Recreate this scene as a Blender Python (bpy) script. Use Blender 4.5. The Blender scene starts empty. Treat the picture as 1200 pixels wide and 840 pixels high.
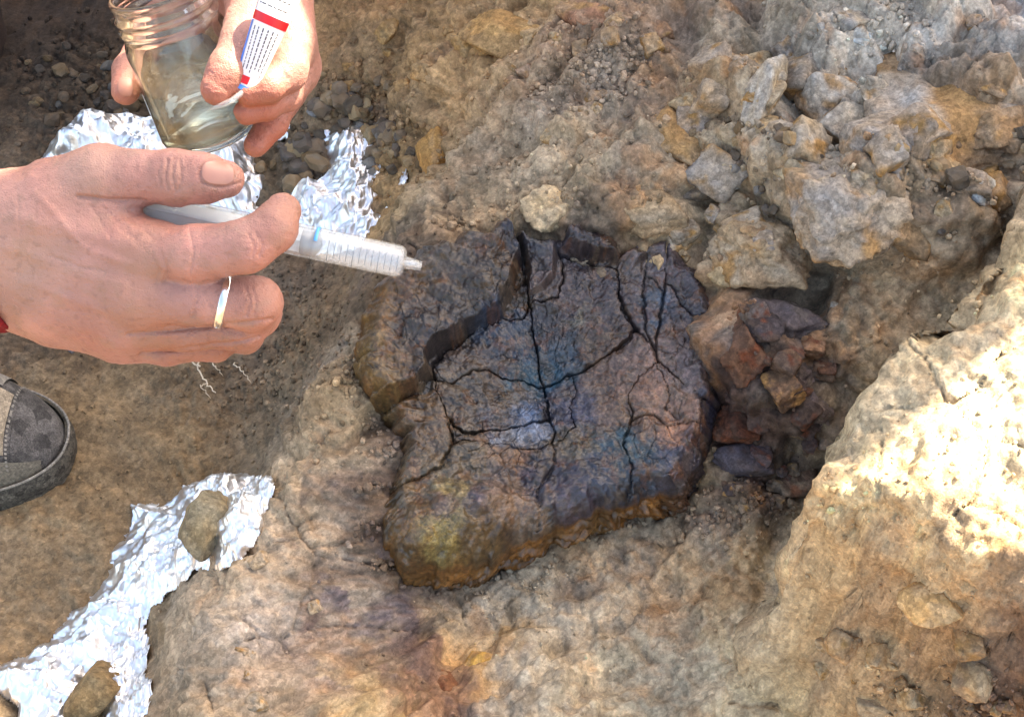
import bpy, bmesh, math, random
import numpy as np
from mathutils import Vector, Matrix

# ------------------------------------------------------------------ camera, sky, sun, exposure
W0, H0, F = 1200.0, 840.0, 1700.0          # photograph size and focal length in its pixels
PITCH = math.radians(52)
CAM = np.array([0.0, -0.647, 0.827])
FWD = np.array([0.0, math.cos(PITCH), -math.sin(PITCH)])
UPV = np.array([0.0, math.sin(PITCH), math.cos(PITCH)])
RGT = np.array([1.0, 0.0, 0.0])
SUN_DIR = np.array([0.50, 0.42, 0.757]); SUN_DIR = SUN_DIR / np.linalg.norm(SUN_DIR)

sc = bpy.context.scene
col = sc.collection
cd = bpy.data.cameras.new('camera'); cam = bpy.data.objects.new('camera', cd); col.objects.link(cam)
cd.sensor_width = 36.0; cd.lens = 36.0 * F / W0; cd.clip_start = 0.02; cd.clip_end = 500.0
cam.location = Vector(CAM); cam.rotation_euler = (math.pi / 2 - PITCH, 0, 0)
sc.camera = cam

world = bpy.data.worlds.new('World'); sc.world = world; world.use_nodes = True
wn = world.node_tree.nodes; wl = world.node_tree.links
sky = wn.new('ShaderNodeTexSky'); sky.sky_type = 'NISHITA'; sky.sun_disc = False
sky.sun_elevation = math.asin(SUN_DIR[2]); sky.sun_rotation = math.atan2(SUN_DIR[0], SUN_DIR[1])
sky.air_density = 1.0; sky.dust_density = 3.0; sky.ozone_density = 0.6
wl.new(sky.outputs[0], wn['Background'].inputs[0]); wn['Background'].inputs[1].default_value = 0.15

sd = bpy.data.lights.new('sun', 'SUN'); sun = bpy.data.objects.new('sun', sd); col.objects.link(sun)
sd.energy = 5.0; sd.angle = math.radians(0.6); sd.color = (1.0, 0.95, 0.86)
sun.rotation_euler = Vector(SUN_DIR).to_track_quat('Z', 'Y').to_euler()

sc.view_settings.view_transform = 'Standard'; sc.view_settings.look = 'None'
sc.view_settings.gamma = 1.0; sc.view_settings.exposure = 2.35
try:
    sc.view_settings.use_white_balance = True
    sc.view_settings.white_balance_temperature = 7400; sc.view_settings.white_balance_tint = 10
except Exception: pass
sc.render.engine = 'CYCLES'
try:
    sc.cycles.use_denoising = True; sc.cycles.denoiser = 'OPENIMAGEDENOISE'
    sc.cycles.max_bounces = 10; sc.cycles.transmission_bounces = 10; sc.cycles.transparent_max_bounces = 10
    sc.cycles.sample_clamp_indirect = 8.0
except Exception: pass

# ------------------------------------------------------------------ geometry of the view, used to place things at real distances
def at(px, py, d):
    return CAM + d * (FWD + RGT * ((px - 600) / F) + UPV * ((420 - py) / F))
def project(P):
    P = np.asarray(P, float) - CAM
    d = P @ FWD
    return 600 + F * (P @ RGT) / d, 420 - F * (P @ UPV) / d, d
def ray(px, py):
    return FWD + RGT * ((px - 600) / F) + UPV * ((420 - py) / F)
def atz(px, py, z):
    r = ray(px, py); return CAM + r * ((z - CAM[2]) / r[2])
def lin(r, g, b):                               # sRGB 0-255 to linear
    f = lambda c: (c / 255 / 12.92) if c / 255 <= 0.04045 else ((c / 255 + 0.055) / 1.055) ** 2.4
    return np.array([f(r), f(g), f(b)])

# ------------------------------------------------------------------ noise
def _h(*k):
    h = np.zeros(np.broadcast(*k).shape, np.uint32) + np.uint32(0x9E3779B9)
    for a in k:
        h = h ^ (np.asarray(a).astype(np.int64) & 0xFFFFFFFF).astype(np.uint32)
        h = h * np.uint32(0x85EBCA6B); h = h ^ (h >> np.uint32(13))
        h = h * np.uint32(0xC2B2AE35); h = h ^ (h >> np.uint32(16))
    return h
def rnd(*k): return _h(*k).astype(np.float64) / 4294967296.0
def n2(x, y, seed=0):
    ix = np.floor(x); iy = np.floor(y); fx = x - ix; fy = y - iy
    u = fx * fx * fx * (fx * (fx * 6 - 15) + 10); v = fy * fy * fy * (fy * (fy * 6 - 15) + 10)
    a = rnd(ix, iy, seed); b = rnd(ix + 1, iy, seed); c = rnd(ix, iy + 1, seed); d = rnd(ix + 1, iy + 1, seed)
    return (a + (b - a) * u) * (1 - v) + (c + (d - c) * u) * v - 0.5
def fbm2(x, y, o=4, seed=0, gain=0.5):
    s = 0; a = 1.0
    for i in range(o):
        c, t = math.cos(1.1 * i + .3), math.sin(1.1 * i + .3)
        s = s + a * n2((c * x - t * y) * 2 ** i, (t * x + c * y) * 2 ** i, seed + 17 * i); a *= gain
    return s
def billow2(x, y, o=4, seed=0, gain=0.5):       # rounded lumps with sharp creases between them
    s = 0; a = 1.0
    for i in range(o):
        c, t = math.cos(1.7 * i + .5), math.sin(1.7 * i + .5)
        s = s + a * (np.abs(n2((c * x - t * y) * 2 ** i, (t * x + c * y) * 2 ** i, seed + 19 * i)) * 2 - .32); a *= gain
    return s
def n3(x, y, z, seed=0):
    ix = np.floor(x); iy = np.floor(y); iz = np.floor(z); f = []
    for t in (x - ix, y - iy, z - iz): f.append(t * t * (3 - 2 * t))
    r = 0
    for i in (0, 1):
        for j in (0, 1):
            for k in (0, 1):
                w = (f[0] if i else 1 - f[0]) * (f[1] if j else 1 - f[1]) * (f[2] if k else 1 - f[2])
                r = r + w * rnd(ix + i, iy + j, iz + k, seed)
    return r - 0.5
def fbm3(P, scale, o=4, seed=0, gain=0.5):
    s = 0; a = 1.0; f = scale
    for i in range(o):
        s = s + a * n3(P[:, 0] * f + 7.3 * i, P[:, 1] * f - 3.1 * i, P[:, 2] * f + 1.7 * i, seed + 13 * i); a *= gain; f *= 2.03
    return s
def chunk2(x, y, cell, seed, slope=1.1, flat=0.25, tilt=0.5, hv=0.5):
    """broken clods: highest of tilted angular blocks; returns height (in cells) and the winner's random number"""
    X = x / cell; Y = y / cell; ix = np.floor(X); iy = np.floor(Y)
    best = np.full(X.shape, -9.0); bid = np.zeros(X.shape)
    for i in (-1, 0, 1):
        for j in (-1, 0, 1):
            cx = ix + i; cy = iy + j
            dx = X - (cx + 0.1 + .8 * rnd(cx, cy, seed)); dy = Y - (cy + 0.1 + .8 * rnd(cx, cy, seed + 1))
            th = rnd(cx, cy, seed + 2) * 6.283; c, s = np.cos(th), np.sin(th)
            a = c * dx - s * dy; b = s * dx + c * dy
            e = 0.75 + 0.7 * rnd(cx, cy, seed + 3)
            q = np.maximum(np.maximum(np.abs(a) * e, np.abs(b) / e), (np.abs(a + .2 * b) + np.abs(b)) * 0.72)
            h = hv * rnd(cx, cy, seed + 4) - slope * np.maximum(0, q - flat) + tilt * (a * (rnd(cx, cy, seed + 5) - .5) + b * (rnd(cx, cy, seed + 6) - .5))
            m = h > best; best = np.where(m, h, best); bid = np.where(m, rnd(cx, cy, seed + 7), bid)
    return best, bid
def worley_edge(x, y, cell, seed):
    X = x / cell; Y = y / cell; ix = np.floor(X); iy = np.floor(Y)
    d1 = np.full(X.shape, 9.0); d2 = np.full(X.shape, 9.0)
    for i in (-1, 0, 1):
        for j in (-1, 0, 1):
            cx = ix + i; cy = iy + j
            d = np.hypot(X - cx - rnd(cx, cy, seed), Y - cy - rnd(cx, cy, seed + 1))
            d2 = np.where(d < d1, d1, np.minimum(d2, d)); d1 = np.minimum(d1, d)
    return (d2 - d1) * cell
def sstep(a, b, x):
    t = np.clip((x - a) / (b - a), 0, 1); return t * t * (3 - 2 * t)

# ------------------------------------------------------------------ mesh helpers
def np_mesh(name, V, Q, smooth=True):
    V = np.asarray(V, np.float32); Q = np.asarray(Q, np.int32)
    me = bpy.data.meshes.new(name); n = Q.shape[1]
    me.vertices.add(len(V)); me.vertices.foreach_set('co', V.ravel())
    me.loops.add(Q.size); me.loops.foreach_set('vertex_index', Q.ravel())
    me.polygons.add(len(Q)); me.polygons.foreach_set('loop_start', np.arange(0, Q.size, n, dtype=np.int32))
    me.polygons.foreach_set('use_smooth', np.full(len(Q), bool(smooth)))
    me.update(calc_edges=True); me.validate()
    return me
def set_col(me, C, name='Col'):
    a = me.color_attributes.new(name, 'FLOAT_COLOR', 'POINT')
    C = np.asarray(C, np.float32)
    a.data.foreach_set('color', np.concatenate([C, np.ones((len(C), 1), np.float32)], 1).ravel())
def obj(name, me, mat=None, parent=None):
    o = bpy.data.objects.new(name, me); col.objects.link(o)
    if mat is not None and me is not None and len(me.materials) == 0: me.materials.append(mat)
    if parent is not None: o.parent = parent
    return o
def tag(o, label, cat, group=None, kind=None):
    o['label'] = label
    if cat: o['category'] = cat
    if group: o['group'] = group
    if kind: o['kind'] = kind
    return o
def empty(name, loc):
    o = bpy.data.objects.new(name, None); o.empty_display_size = 0.02; col.objects.link(o); o.location = Vector(loc); return o
def keep(o, parent):                          # parent without moving
    o.parent = parent; o.matrix_parent_inverse = Matrix.Translation(-Vector(parent.location)); return o
def tube(path, radii, nseg=16, caps=True):
    P = np.asarray(path, float); R = np.broadcast_to(np.asarray(radii, float), (len(P),))
    T = np.gradient(P, axis=0); T /= np.linalg.norm(T, axis=1)[:, None]
    up = np.array([0, 0, 1.0]); 
    if abs(T[0] @ up) > .9: up = np.array([1.0, 0, 0])
    V = []; n = None
    for i in range(len(P)):
        n = (up if n is None else n); n = n - T[i] * (n @ T[i]); n /= np.linalg.norm(n); b = np.cross(T[i], n)
        th = np.arange(nseg) * 2 * math.pi / nseg
        V.append(P[i] + R[i] * (np.cos(th)[:, None] * n + np.sin(th)[:, None] * b))
    V = np.concatenate(V); m = len(P); F_ = []
    for i in range(m - 1):
        for k in range(nseg):
            F_.append((i * nseg + k, i * nseg + (k + 1) % nseg, (i + 1) * nseg + (k + 1) % nseg, (i + 1) * nseg + k))
    if caps:
        V = np.concatenate([V, P[:1], P[-1:]]); c0, c1 = m * nseg, m * nseg + 1
        for k in range(0, nseg, 2):
            F_.append((c0, (k + 2) % nseg, k + 1, k))
            e = (m - 1) * nseg; F_.append((c1, e + k, e + k + 1, e + (k + 2) % nseg))
    return V, np.array(F_, np.int32)
def merge(parts):
    V = []; Q = []; n = 0
    for v, q in parts: V.append(v); Q.append(np.asarray(q) + n); n += len(v)
    return np.concatenate(V), np.concatenate(Q)
def lathe(profile, origin, axis, nseg=64, closed=False):
    """profile: list of (radius, height along axis)"""
    a = np.asarray(axis, float); a /= np.linalg.norm(a)
    n = np.cross(a, [1, 0, 0.2]); n /= np.linalg.norm(n); b = np.cross(a, n)
    th = np.arange(nseg) * 2 * math.pi / nseg; V = []
    for r, h in profile: V.append(np.asarray(origin) + a * h + r * (np.cos(th)[:, None] * n + np.sin(th)[:, None] * b))
    V = np.concatenate(V); m = len(profile); F_ = []
    for i in range(m if closed else m - 1):
        j = (i + 1) % m
        for k in range(nseg):
            F_.append((i * nseg + k, i * nseg + (k + 1) % nseg, j * nseg + (k + 1) % nseg, j * nseg + k))
    return V, np.array(F_, np.int32)
def surface_nets(f, org, h):
    nx, ny, nz = f.shape; ins = f < 0
    acc = np.zeros((nx - 1, ny - 1, nz - 1, 3), np.float32); cnt = np.zeros((nx - 1, ny - 1, nz - 1), np.float32)
    for ax in range(3):
        s0 = [slice(None)] * 3; s1 = [slice(None)] * 3; s0[ax] = slice(0, -1); s1[ax] = slice(1, None)
        a, b = f[tuple(s0)], f[tuple(s1)]; cr = ins[tuple(s0)] != ins[tuple(s1)]
        t = np.where(cr, a / np.where(cr, a - b, 1), 0)
        o = [x for x in range(3) if x != ax]
        for i in (0, 1):
            for j in (0, 1):
                sl = [slice(None)] * 3; sl[o[0]] = slice(i, f.shape[o[0]] - 1 + i); sl[o[1]] = slice(j, f.shape[o[1]] - 1 + j)
                c = cr[tuple(sl)]; tt = t[tuple(sl)]
                cnt += c; acc[..., ax] += np.where(c, tt, 0); acc[..., o[0]] += c * i; acc[..., o[1]] += c * j
    act = cnt > 0; idx = np.full(act.shape, -1, np.int64); idx[act] = np.arange(act.sum())
    ijk = np.argwhere(act); V = np.asarray(org) + h * (ijk + acc[act] / cnt[act][:, None])
    Q = []
    for ax in range(3):
        s0 = [slice(None)] * 3; s1 = [slice(None)] * 3; s0[ax] = slice(0, -1); s1[ax] = slice(1, None)
        cr = ins[tuple(s0)] != ins[tuple(s1)]; e = np.argwhere(cr); o = [(ax + 1) % 3, (ax + 2) % 3]
        ok = (e[:, o[0]] > 0) & (e[:, o[1]] > 0) & (e[:, o[0]] < f.shape[o[0]] - 1) & (e[:, o[1]] < f.shape[o[1]] - 1); e = e[ok]
        fl = ins[tuple(s0)][tuple(e.T)]; c = []
        for i, j in ((-1, -1), (0, -1), (0, 0), (-1, 0)):
            q = e.copy(); q[:, o[0]] += i; q[:, o[1]] += j; c.append(idx[tuple(q.T)])
        q = np.stack(c, 1); q[~fl] = q[~fl][:, ::-1]; Q.append(q)
    return V, np.concatenate(Q)

# ------------------------------------------------------------------ materials
def mat_new(name):
    m = bpy.data.materials.new(name); m.use_nodes = True
    return m, m.node_tree.nodes, m.node_tree.links, m.node_tree.nodes['Principled BSDF']
def plain(name, rgb, rough=0.6, metal=0.0, **kw):
    m, N, L, B = mat_new(name)
    B.inputs['Base Color'].default_value = (*rgb, 1); B.inputs['Roughness'].default_value = rough; B.inputs['Metallic'].default_value = metal
    for k, v in kw.items(): B.inputs[k.replace('_', ' ')].default_value = v
    return m
def earthy(name, rough=0.95, speck=0.34, bump=0.8, sc1=260.0, sc2=900.0, base=None, spec=0.25, dist=0.0012):
    """vertex colour (or a base colour) broken up by grain, with fine relief"""
    m, N, L, B = mat_new(name)
    tc = N.new('ShaderNodeTexCoord')
    if base is None:
        c = N.new('ShaderNodeVertexColor'); c.layer_name = 'Col'; cout = c.outputs[0]
    else:
        c = N.new('ShaderNodeRGB'); c.outputs[0].default_value = (*base, 1); cout = c.outputs[0]
    a = N.new('ShaderNodeTexNoise'); a.inputs['Scale'].default_value = sc1; a.inputs['Detail'].default_value = 6; a.inputs['Roughness'].default_value = .65
    b = N.new('ShaderNodeTexNoise'); b.inputs['Scale'].default_value = sc2; b.inputs['Detail'].default_value = 3
    v = N.new('ShaderNodeTexVoronoi'); v.inputs['Scale'].default_value = sc1 * .9; v.feature = 'F1'
    for n in (a, b, v): L.new(tc.outputs['Object'], n.inputs['Vector'])
    mr = N.new('ShaderNodeMapRange'); mr.inputs[1].default_value = .36; mr.inputs[2].default_value = .66
    mr.inputs[3].default_value = 1 - speck * .45; mr.inputs[4].default_value = 1 + speck * .35
    L.new(a.outputs[0], mr.inputs[0])
    mr2 = N.new('ShaderNodeMapRange'); mr2.inputs[1].default_value = .4; mr2.inputs[2].default_value = .62
    mr2.inputs[3].default_value = 1 - speck * .25; mr2.inputs[4].default_value = 1 + speck * .2
    L.new(b.outputs[0], mr2.inputs[0])
    vm = N.new('ShaderNodeMath'); vm.operation = 'MULTIPLY'; L.new(mr.outputs[0], vm.inputs[0]); L.new(mr2.outputs[0], vm.inputs[1])
    for vs, amt_ in ((v, .55), (None, .5)):        # separate grains, each with a tone of its own
        if vs is None:
            vs = N.new('ShaderNodeTexVoronoi'); vs.inputs['Scale'].default_value = sc2 * .62; L.new(tc.outputs['Object'], vs.inputs['Vector'])
        se = N.new('ShaderNodeSeparateColor'); L.new(vs.outputs['Color'], se.inputs[0]); m4 = N.new('ShaderNodeMapRange'); m4.inputs[3].default_value = 1 - speck * amt_; m4.inputs[4].default_value = 1 + speck * amt_; L.new(se.outputs[0], m4.inputs[0])
        v5 = N.new('ShaderNodeMath'); v5.operation = 'MULTIPLY'; L.new(vm.outputs[0], v5.inputs[0]); L.new(m4.outputs[0], v5.inputs[1]); vm = v5
    mx = N.new('ShaderNodeVectorMath'); mx.operation = 'SCALE'; L.new(cout, mx.inputs[0]); L.new(vm.outputs[0], mx.inputs['Scale'])
    L.new(mx.outputs[0], B.inputs['Base Color'])
    ad = N.new('ShaderNodeMath'); ad.operation = 'MULTIPLY_ADD'; L.new(v.outputs['Distance'], ad.inputs[0]); ad.inputs[1].default_value = -.5; L.new(a.outputs[0], ad.inputs[2])
    a2 = N.new('ShaderNodeMath'); a2.operation = 'MULTIPLY_ADD'; L.new(b.outputs[0], a2.inputs[0]); a2.inputs[1].default_value = .4; L.new(ad.outputs[0], a2.inputs[2])
    bp = N.new('ShaderNodeBump'); bp.inputs['Strength'].default_value = bump; bp.inputs['Distance'].default_value = dist
    L.new(a2.outputs[0], bp.inputs['Height']); L.new(bp.outputs[0], B.inputs['Normal'])
    B.inputs['Roughness'].default_value = rough; B.inputs['Specular IOR Level'].default_value = spec
    return m
M_soil = earthy('soil')
M_rock = earthy('rock', rough=.9, speck=.4, bump=.5)
M_bone = earthy('fossil_bone', rough=.40, speck=.55, bump=.45, sc1=330, sc2=1200, spec=.5, dist=.0008)

# ------------------------------------------------------------------ the terrain as one function of x, y
def tps_fit(P, z):
    n = len(P); d = np.linalg.norm(P[:, None] - P[None], axis=2)
    K = np.where(d > 0, d * d * np.log(d + 1e-12), 0) + np.eye(n) * 2e-4
    A = np.zeros((n + 3, n + 3)); A[:n, :n] = K; A[:n, n] = 1; A[:n, n + 1:] = P; A[n, :n] = 1; A[n + 1:, :n] = P.T
    return np.linalg.solve(A, np.concatenate([z, np.zeros(3)]))
def tps_eval(P, w, x, y):
    n = len(P); r = w[n] + w[n + 1] * x + w[n + 2] * y
    for i in range(n):
        d2 = (x - P[i, 0]) ** 2 + (y - P[i, 1]) ** 2
        r = r + w[i] * .5 * d2 * np.log(d2 + 1e-12)
    return r
BASE_PTS = [  # picture x, y and height in metres
 (0,840,-.155),(0,680,-.15),(0,560,-.15),(0,300,-.15),(100,500,-.15),(100,620,-.15),(230,500,-.145),(60,300,-.15),(60,60,-.14),(160,120,-.14),
 (300,330,-.135),(380,340,-.115),(405,330,-.095),(340,430,-.12),(290,530,-.138),(235,610,-.142),(165,690,-.15),(150,790,-.155),(120,880,-.16),
 (470,220,-.085),(380,170,-.115),(300,120,-.125),(440,150,-.10),(400,70,-.065),(330,60,-.10),(250,0,-.108),(400,0,-.05),
 (420,430,-.022),(400,470,-.025),(370,530,-.035),(320,610,-.048),(265,690,-.055),(215,765,-.06),(215,840,-.062),(300,760,-.062),(440,540,-.045),
 (425,610,-.06),(395,700,-.075),(480,735,-.112),(560,708,-.120),(650,676,-.114),(740,636,-.105),(840,610,-.08),(600,820,-.105),(750,800,-.105),(450,820,-.10),(870,720,-.085),(880,820,-.105),
 (600,470,-.07),(700,400,-.05),(700,520,-.07),(520,470,-.06),(600,370,-.045),(780,350,-.025),
 (880,590,-.075),(940,560,-.07),(870,520,-.055),(940,490,-.02),(880,420,-.005),(960,420,.008),(1000,430,.012),(930,360,.02),(960,590,-.075),
 (1080,330,.045),(1150,260,.075),(1200,210,.09),
 (440,330,-.03),(490,270,-.012),(560,245,.004),(520,180,-.02),(480,110,-.025),(560,90,.012),(640,230,.024),(720,245,.03),(700,170,.035),(620,130,.02),(700,50,.05),(600,20,.03),(480,20,-.015),
 (800,250,.03),(860,190,.06),(860,60,.075),(870,290,.04),(1000,50,.098),(980,200,.083),(990,320,.05),(1130,60,.12),(1180,130,.117),(1080,240,.08),(1200,0,.125)]
bp_ = [atz(x, y, z)[:2] for x, y, z in BASE_PTS]; bz_ = [p[2] for p in BASE_PTS]
for x, y, z in [(-.8,-.7,-.16),(-.8,0,-.15),(-.8,.6,-.12),(-.4,.8,-.05),(0,.9,.16),(.5,.9,.24),(1.0,.8,.26),(1.0,.2,.2),(1.0,-.3,.1),(.8,-.8,-.05),(.2,-.8,-.14),(-.3,-.8,-.16)]:
    bp_.append(np.array([x, y])); bz_.append(z)
bp_ = np.array(bp_); bw_ = tps_fit(bp_, np.array(bz_))
BLOCK_PTS = [(1195,265,.125),(1100,345,.117),(1020,450,.104),(970,555,.09),(935,640,.06),(918,700,.0),(1200,400,.135),(1150,500,.128),(1080,480,.116),(1050,560,.108),(1000,620,.09),
 (1100,650,.104),(1030,640,.088),(1000,700,.045),(1190,620,.122),(1190,710,.108),(1070,720,.06),(1150,760,.072),(1000,790,-.035),(1100,835,-.01),(1200,830,.035),(940,780,-.07),(1050,880,-.07)]
kp_ = np.array([atz(x, y, z)[:2] for x, y, z in BLOCK_PTS] + [np.array([.7, .3]), np.array([.7, -.1]), np.array([.6, -.5])])
kw_ = tps_fit(kp_, np.array([p[2] for p in BLOCK_PTS] + [.2, .13, -.04]))
RIDGE = [(1290,205,.14),(1195,265,.125),(1145,305,.118),(1100,345,.11),(1055,400,.10),(1020,450,.104),(993,505,.098),(970,555,.09),(950,600,.078),(935,640,.06),(922,680,.02),(905,730,-.045),(880,790,-.09),(860,880,-.11)]
ridge_xy = np.array([atz(x, y, z)[:2] for x, y, z in RIDGE])
def poly_dist(x, y, L, closed=False):
    L = np.asarray(L); d = np.full(np.shape(x), 1e9); n = len(L)
    for i in range(n if closed else n - 1):
        a = L[i]; b = L[(i + 1) % n]; ab = b - a
        t = np.clip(((x - a[0]) * ab[0] + (y - a[1]) * ab[1]) / (ab @ ab + 1e-15), 0, 1)
        d = np.minimum(d, np.hypot(x - a[0] - t * ab[0], y - a[1] - t * ab[1]))
    return d
def inside(x, y, L):
    c = np.zeros(np.shape(x), bool); n = len(L)
    for i in range(n):
        x0, y0 = L[i]; x1, y1 = L[(i + 1) % n]
        if y0 == y1: continue
        c ^= ((y0 > y) != (y1 > y)) & (x < (x1 - x0) * (y - y0) / (y1 - y0) + x0)
    return c
block_poly = np.concatenate([ridge_xy, [[.2, -.9], [2, -.9], [2, .9]]])
def block_sd(x, y):
    return np.where(inside(x, y, block_poly), 1, -1) * poly_dist(x, y, ridge_xy)
def terrain0(x, y):
    x = np.asarray(x, float); y = np.asarray(y, float)
    xc = np.clip(x, -1.0, 1.0); yc = np.clip(y, -.9, 1.0)
    z = tps_eval(bp_, bw_, xc, yc); b = tps_eval(kp_, kw_, xc, yc)
    wob = .006 * fbm2(x * 25, y * 25, 3, 5)
    k = sstep(-.016, .004, block_sd(x, y) + wob)
    return z + (np.maximum(b, z) - z) * k
GROUND_FN = [terrain0]
def ground_hit(px, py):
    fn = GROUND_FN[0]
    px = np.atleast_1d(np.asarray(px, float)); py = np.atleast_1d(np.asarray(py, float))
    R = FWD[None] + RGT[None] * ((px - 600) / F)[:, None] + UPV[None] * ((420 - py) / F)[:, None]
    ts = np.linspace(.7, 2.2, 300); out = np.zeros((len(px), 3))
    for i in range(0, len(px), 400):
        r = R[i:i + 400]; P = CAM + r[:, None] * ts[None, :, None]
        g = P[..., 2] - fn(P[..., 0], P[..., 1]); hit = np.argmax(g < 0, axis=1); hit = np.maximum(hit, 1)
        k = np.arange(len(r)); g0 = g[k, hit - 1]; g1 = g[k, hit]; t = ts[hit - 1] + (ts[1] - ts[0]) * g0 / (g0 - g1 + 1e-12)
        out[i:i + 400] = CAM + r * t[:, None]
    return out
def field(x, y, pts, default, dw=0.02):
    """soft blend of values given at places on the ground: (picture x, y, reach in pixels, value...)"""
    g = ground_hit([p[0] for p in pts], [p[1] for p in pts])
    val = np.array([np.atleast_1d(p[3]) for p in pts], float)
    ws = np.full(np.shape(x), dw); acc = np.multiply.outer(ws, np.atleast_1d(np.asarray(default, float)))
    for (gx, gy, _), p, v in zip(g, pts, val):
        d = np.linalg.norm(np.array([gx, gy, _]) - CAM); r = p[2] / F * d * 1.15
        w = np.exp(-((x - gx) ** 2 + (y - gy) ** 2) / (r * r)); ws = ws + w; acc = acc + w[..., None] * v
    return acc / ws[..., None]

BIG = [(1000,150,180,1.),(1150,80,120,.8),(850,230,120,.9),(930,420,110,.9),(900,520,90,.8),(760,120,60,.55),(650,130,90,.35),(500,80,90,.45),(400,60,90,.4),(100,500,200,.0),(150,250,200,.05),(350,560,110,.3),(260,700,80,.35),(600,760,180,.6),(800,740,130,.6),(1080,550,150,.12),(1000,730,100,.25),(1100,800,80,.6),(600,480,160,.2),(430,500,60,.25),(1080,300,60,.2),(550,250,80,.3),(700,640,60,.4)]
FINE = [(100,560,140,.55),(350,350,120,1.),(300,450,90,.9),(420,150,90,1.2),(150,110,130,1.2),(60,40,80,1.),(700,90,80,.9),(560,180,120,.7),(500,60,90,.8),(650,220,70,.6),(800,150,120,.8),(950,150,160,.9),(1120,60,80,.4),(1120,200,80,1.),(1060,280,90,.7),(920,580,70,1.3),(940,480,100,.9),(350,560,100,.5),(280,700,100,.5),(550,770,200,.75),(780,700,120,.75),(1080,450,120,.3),(1100,600,130,.5),(1020,700,100,.45),(1150,810,100,1.),(430,500,50,.4),(600,480,140,.5)]
SMOOTH = [(1080,450,110,.85),(1150,550,120,.7),(1000,560,50,.9),(1050,640,80,.6),(1100,360,50,.8),(1170,300,50,.8),(960,640,40,.8),(980,720,60,.4),(100,520,120,.4),(350,540,60,.5),(240,720,60,.4),(900,420,80,.0),(1000,150,150,.0),(650,150,150,.0),(650,760,200,.0)]
BANKL = ground_hit([185,190,320,400,480,440,400], [900,720,540,400,230,120,0])[:, :2]   # foot of the bank along the trench floor
def terrain(x, y):
    """smooth height, relief to add along the normal, and the masks and stone numbers the colours use"""
    z = terrain0(x, y); X, Y = x, y
    x = X + .7 * z; y = Y + .7 * z               # keeps the relief from stretching on steep faces
    big = field(X, Y, BIG, .3)[..., 0]; fine = field(X, Y, FINE, .6)[..., 0]
    wx = x + .012 * fbm2(x * 18, y * 18, 3, 21); wy = y + .012 * fbm2(x * 18, y * 18, 3, 22)
    u = .80 * wx + .60 * wy; v = -.60 * wx + .80 * wy   # bedding direction of the slope above the bone
    sm = field(X, Y, SMOOTH, .0)[..., 0]; rel = 1 - sm
    r = (.020 * (.4 + big) * fbm2(x * 9, y * 9, 3, 31)) * (.4 + .6 * rel)
    bank = sstep(-.015, .03, X - np.interp(Y, BANKL[:, 1], BANKL[:, 0])); sm = sm * (1 - .3 * bank)
    r = r + (.013 * fbm2(u * 12, v * 55, 4, 41) + .010 * billow2(u * 9, v * 24, 4, 45)) * bank * (.25 + .75 * rel)
    r = r + (.003 + .0045 * bank) * billow2(x * 22 + .8 * fbm2(x * 30, y * 30, 2, 48), y * 22, 5, 43, .6) * (.2 + .8 * rel)
    c0, i0 = chunk2(wx + .03, wy + .01, .10, 47, slope=1.0, flat=.3, tilt=.9); rk = sstep(.5, .95, big)
    c1, i1 = chunk2(wx, wy, .055, 51, tilt=.8); c2, i2 = chunk2(wx, wy, .024, 61, tilt=.8); c3, i3 = chunk2(x, y, .0095, 71, slope=1.3); c4, i4 = chunk2(x, y, .0045, 81, slope=1.4)
    r = r + .075 * rk * (c0 - .15) + (.024 + .026 * rk) * big ** 1.3 * (c1 - .1) + (.014 + .010 * rk) * (.15 + big) * (c2 - .1) * sstep(-.1, .2, fbm2(x * 14, y * 14, 2, 91) + .12) * (.3 + .7 * rel)
    we = worley_edge(wx, wy, .06, 111); r = r - .005 * np.exp(-(we / .0011) ** 2) * sstep(.02, .2, fbm2(x * 12, y * 12, 3, 113)) * bank
    g = sstep(-.15, .2, fbm2(x * 22, y * 22, 3, 95) + .05 * fine)
    r = r + fine * (.0060 * (c3 - .1) * g + .0026 * (c4 - .1) * (.4 + .6 * g)) + .004 * fbm2(x * 70, y * 70, 4, 99)
    return z, r, big, fine, i1, i2, i3, i4

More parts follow.
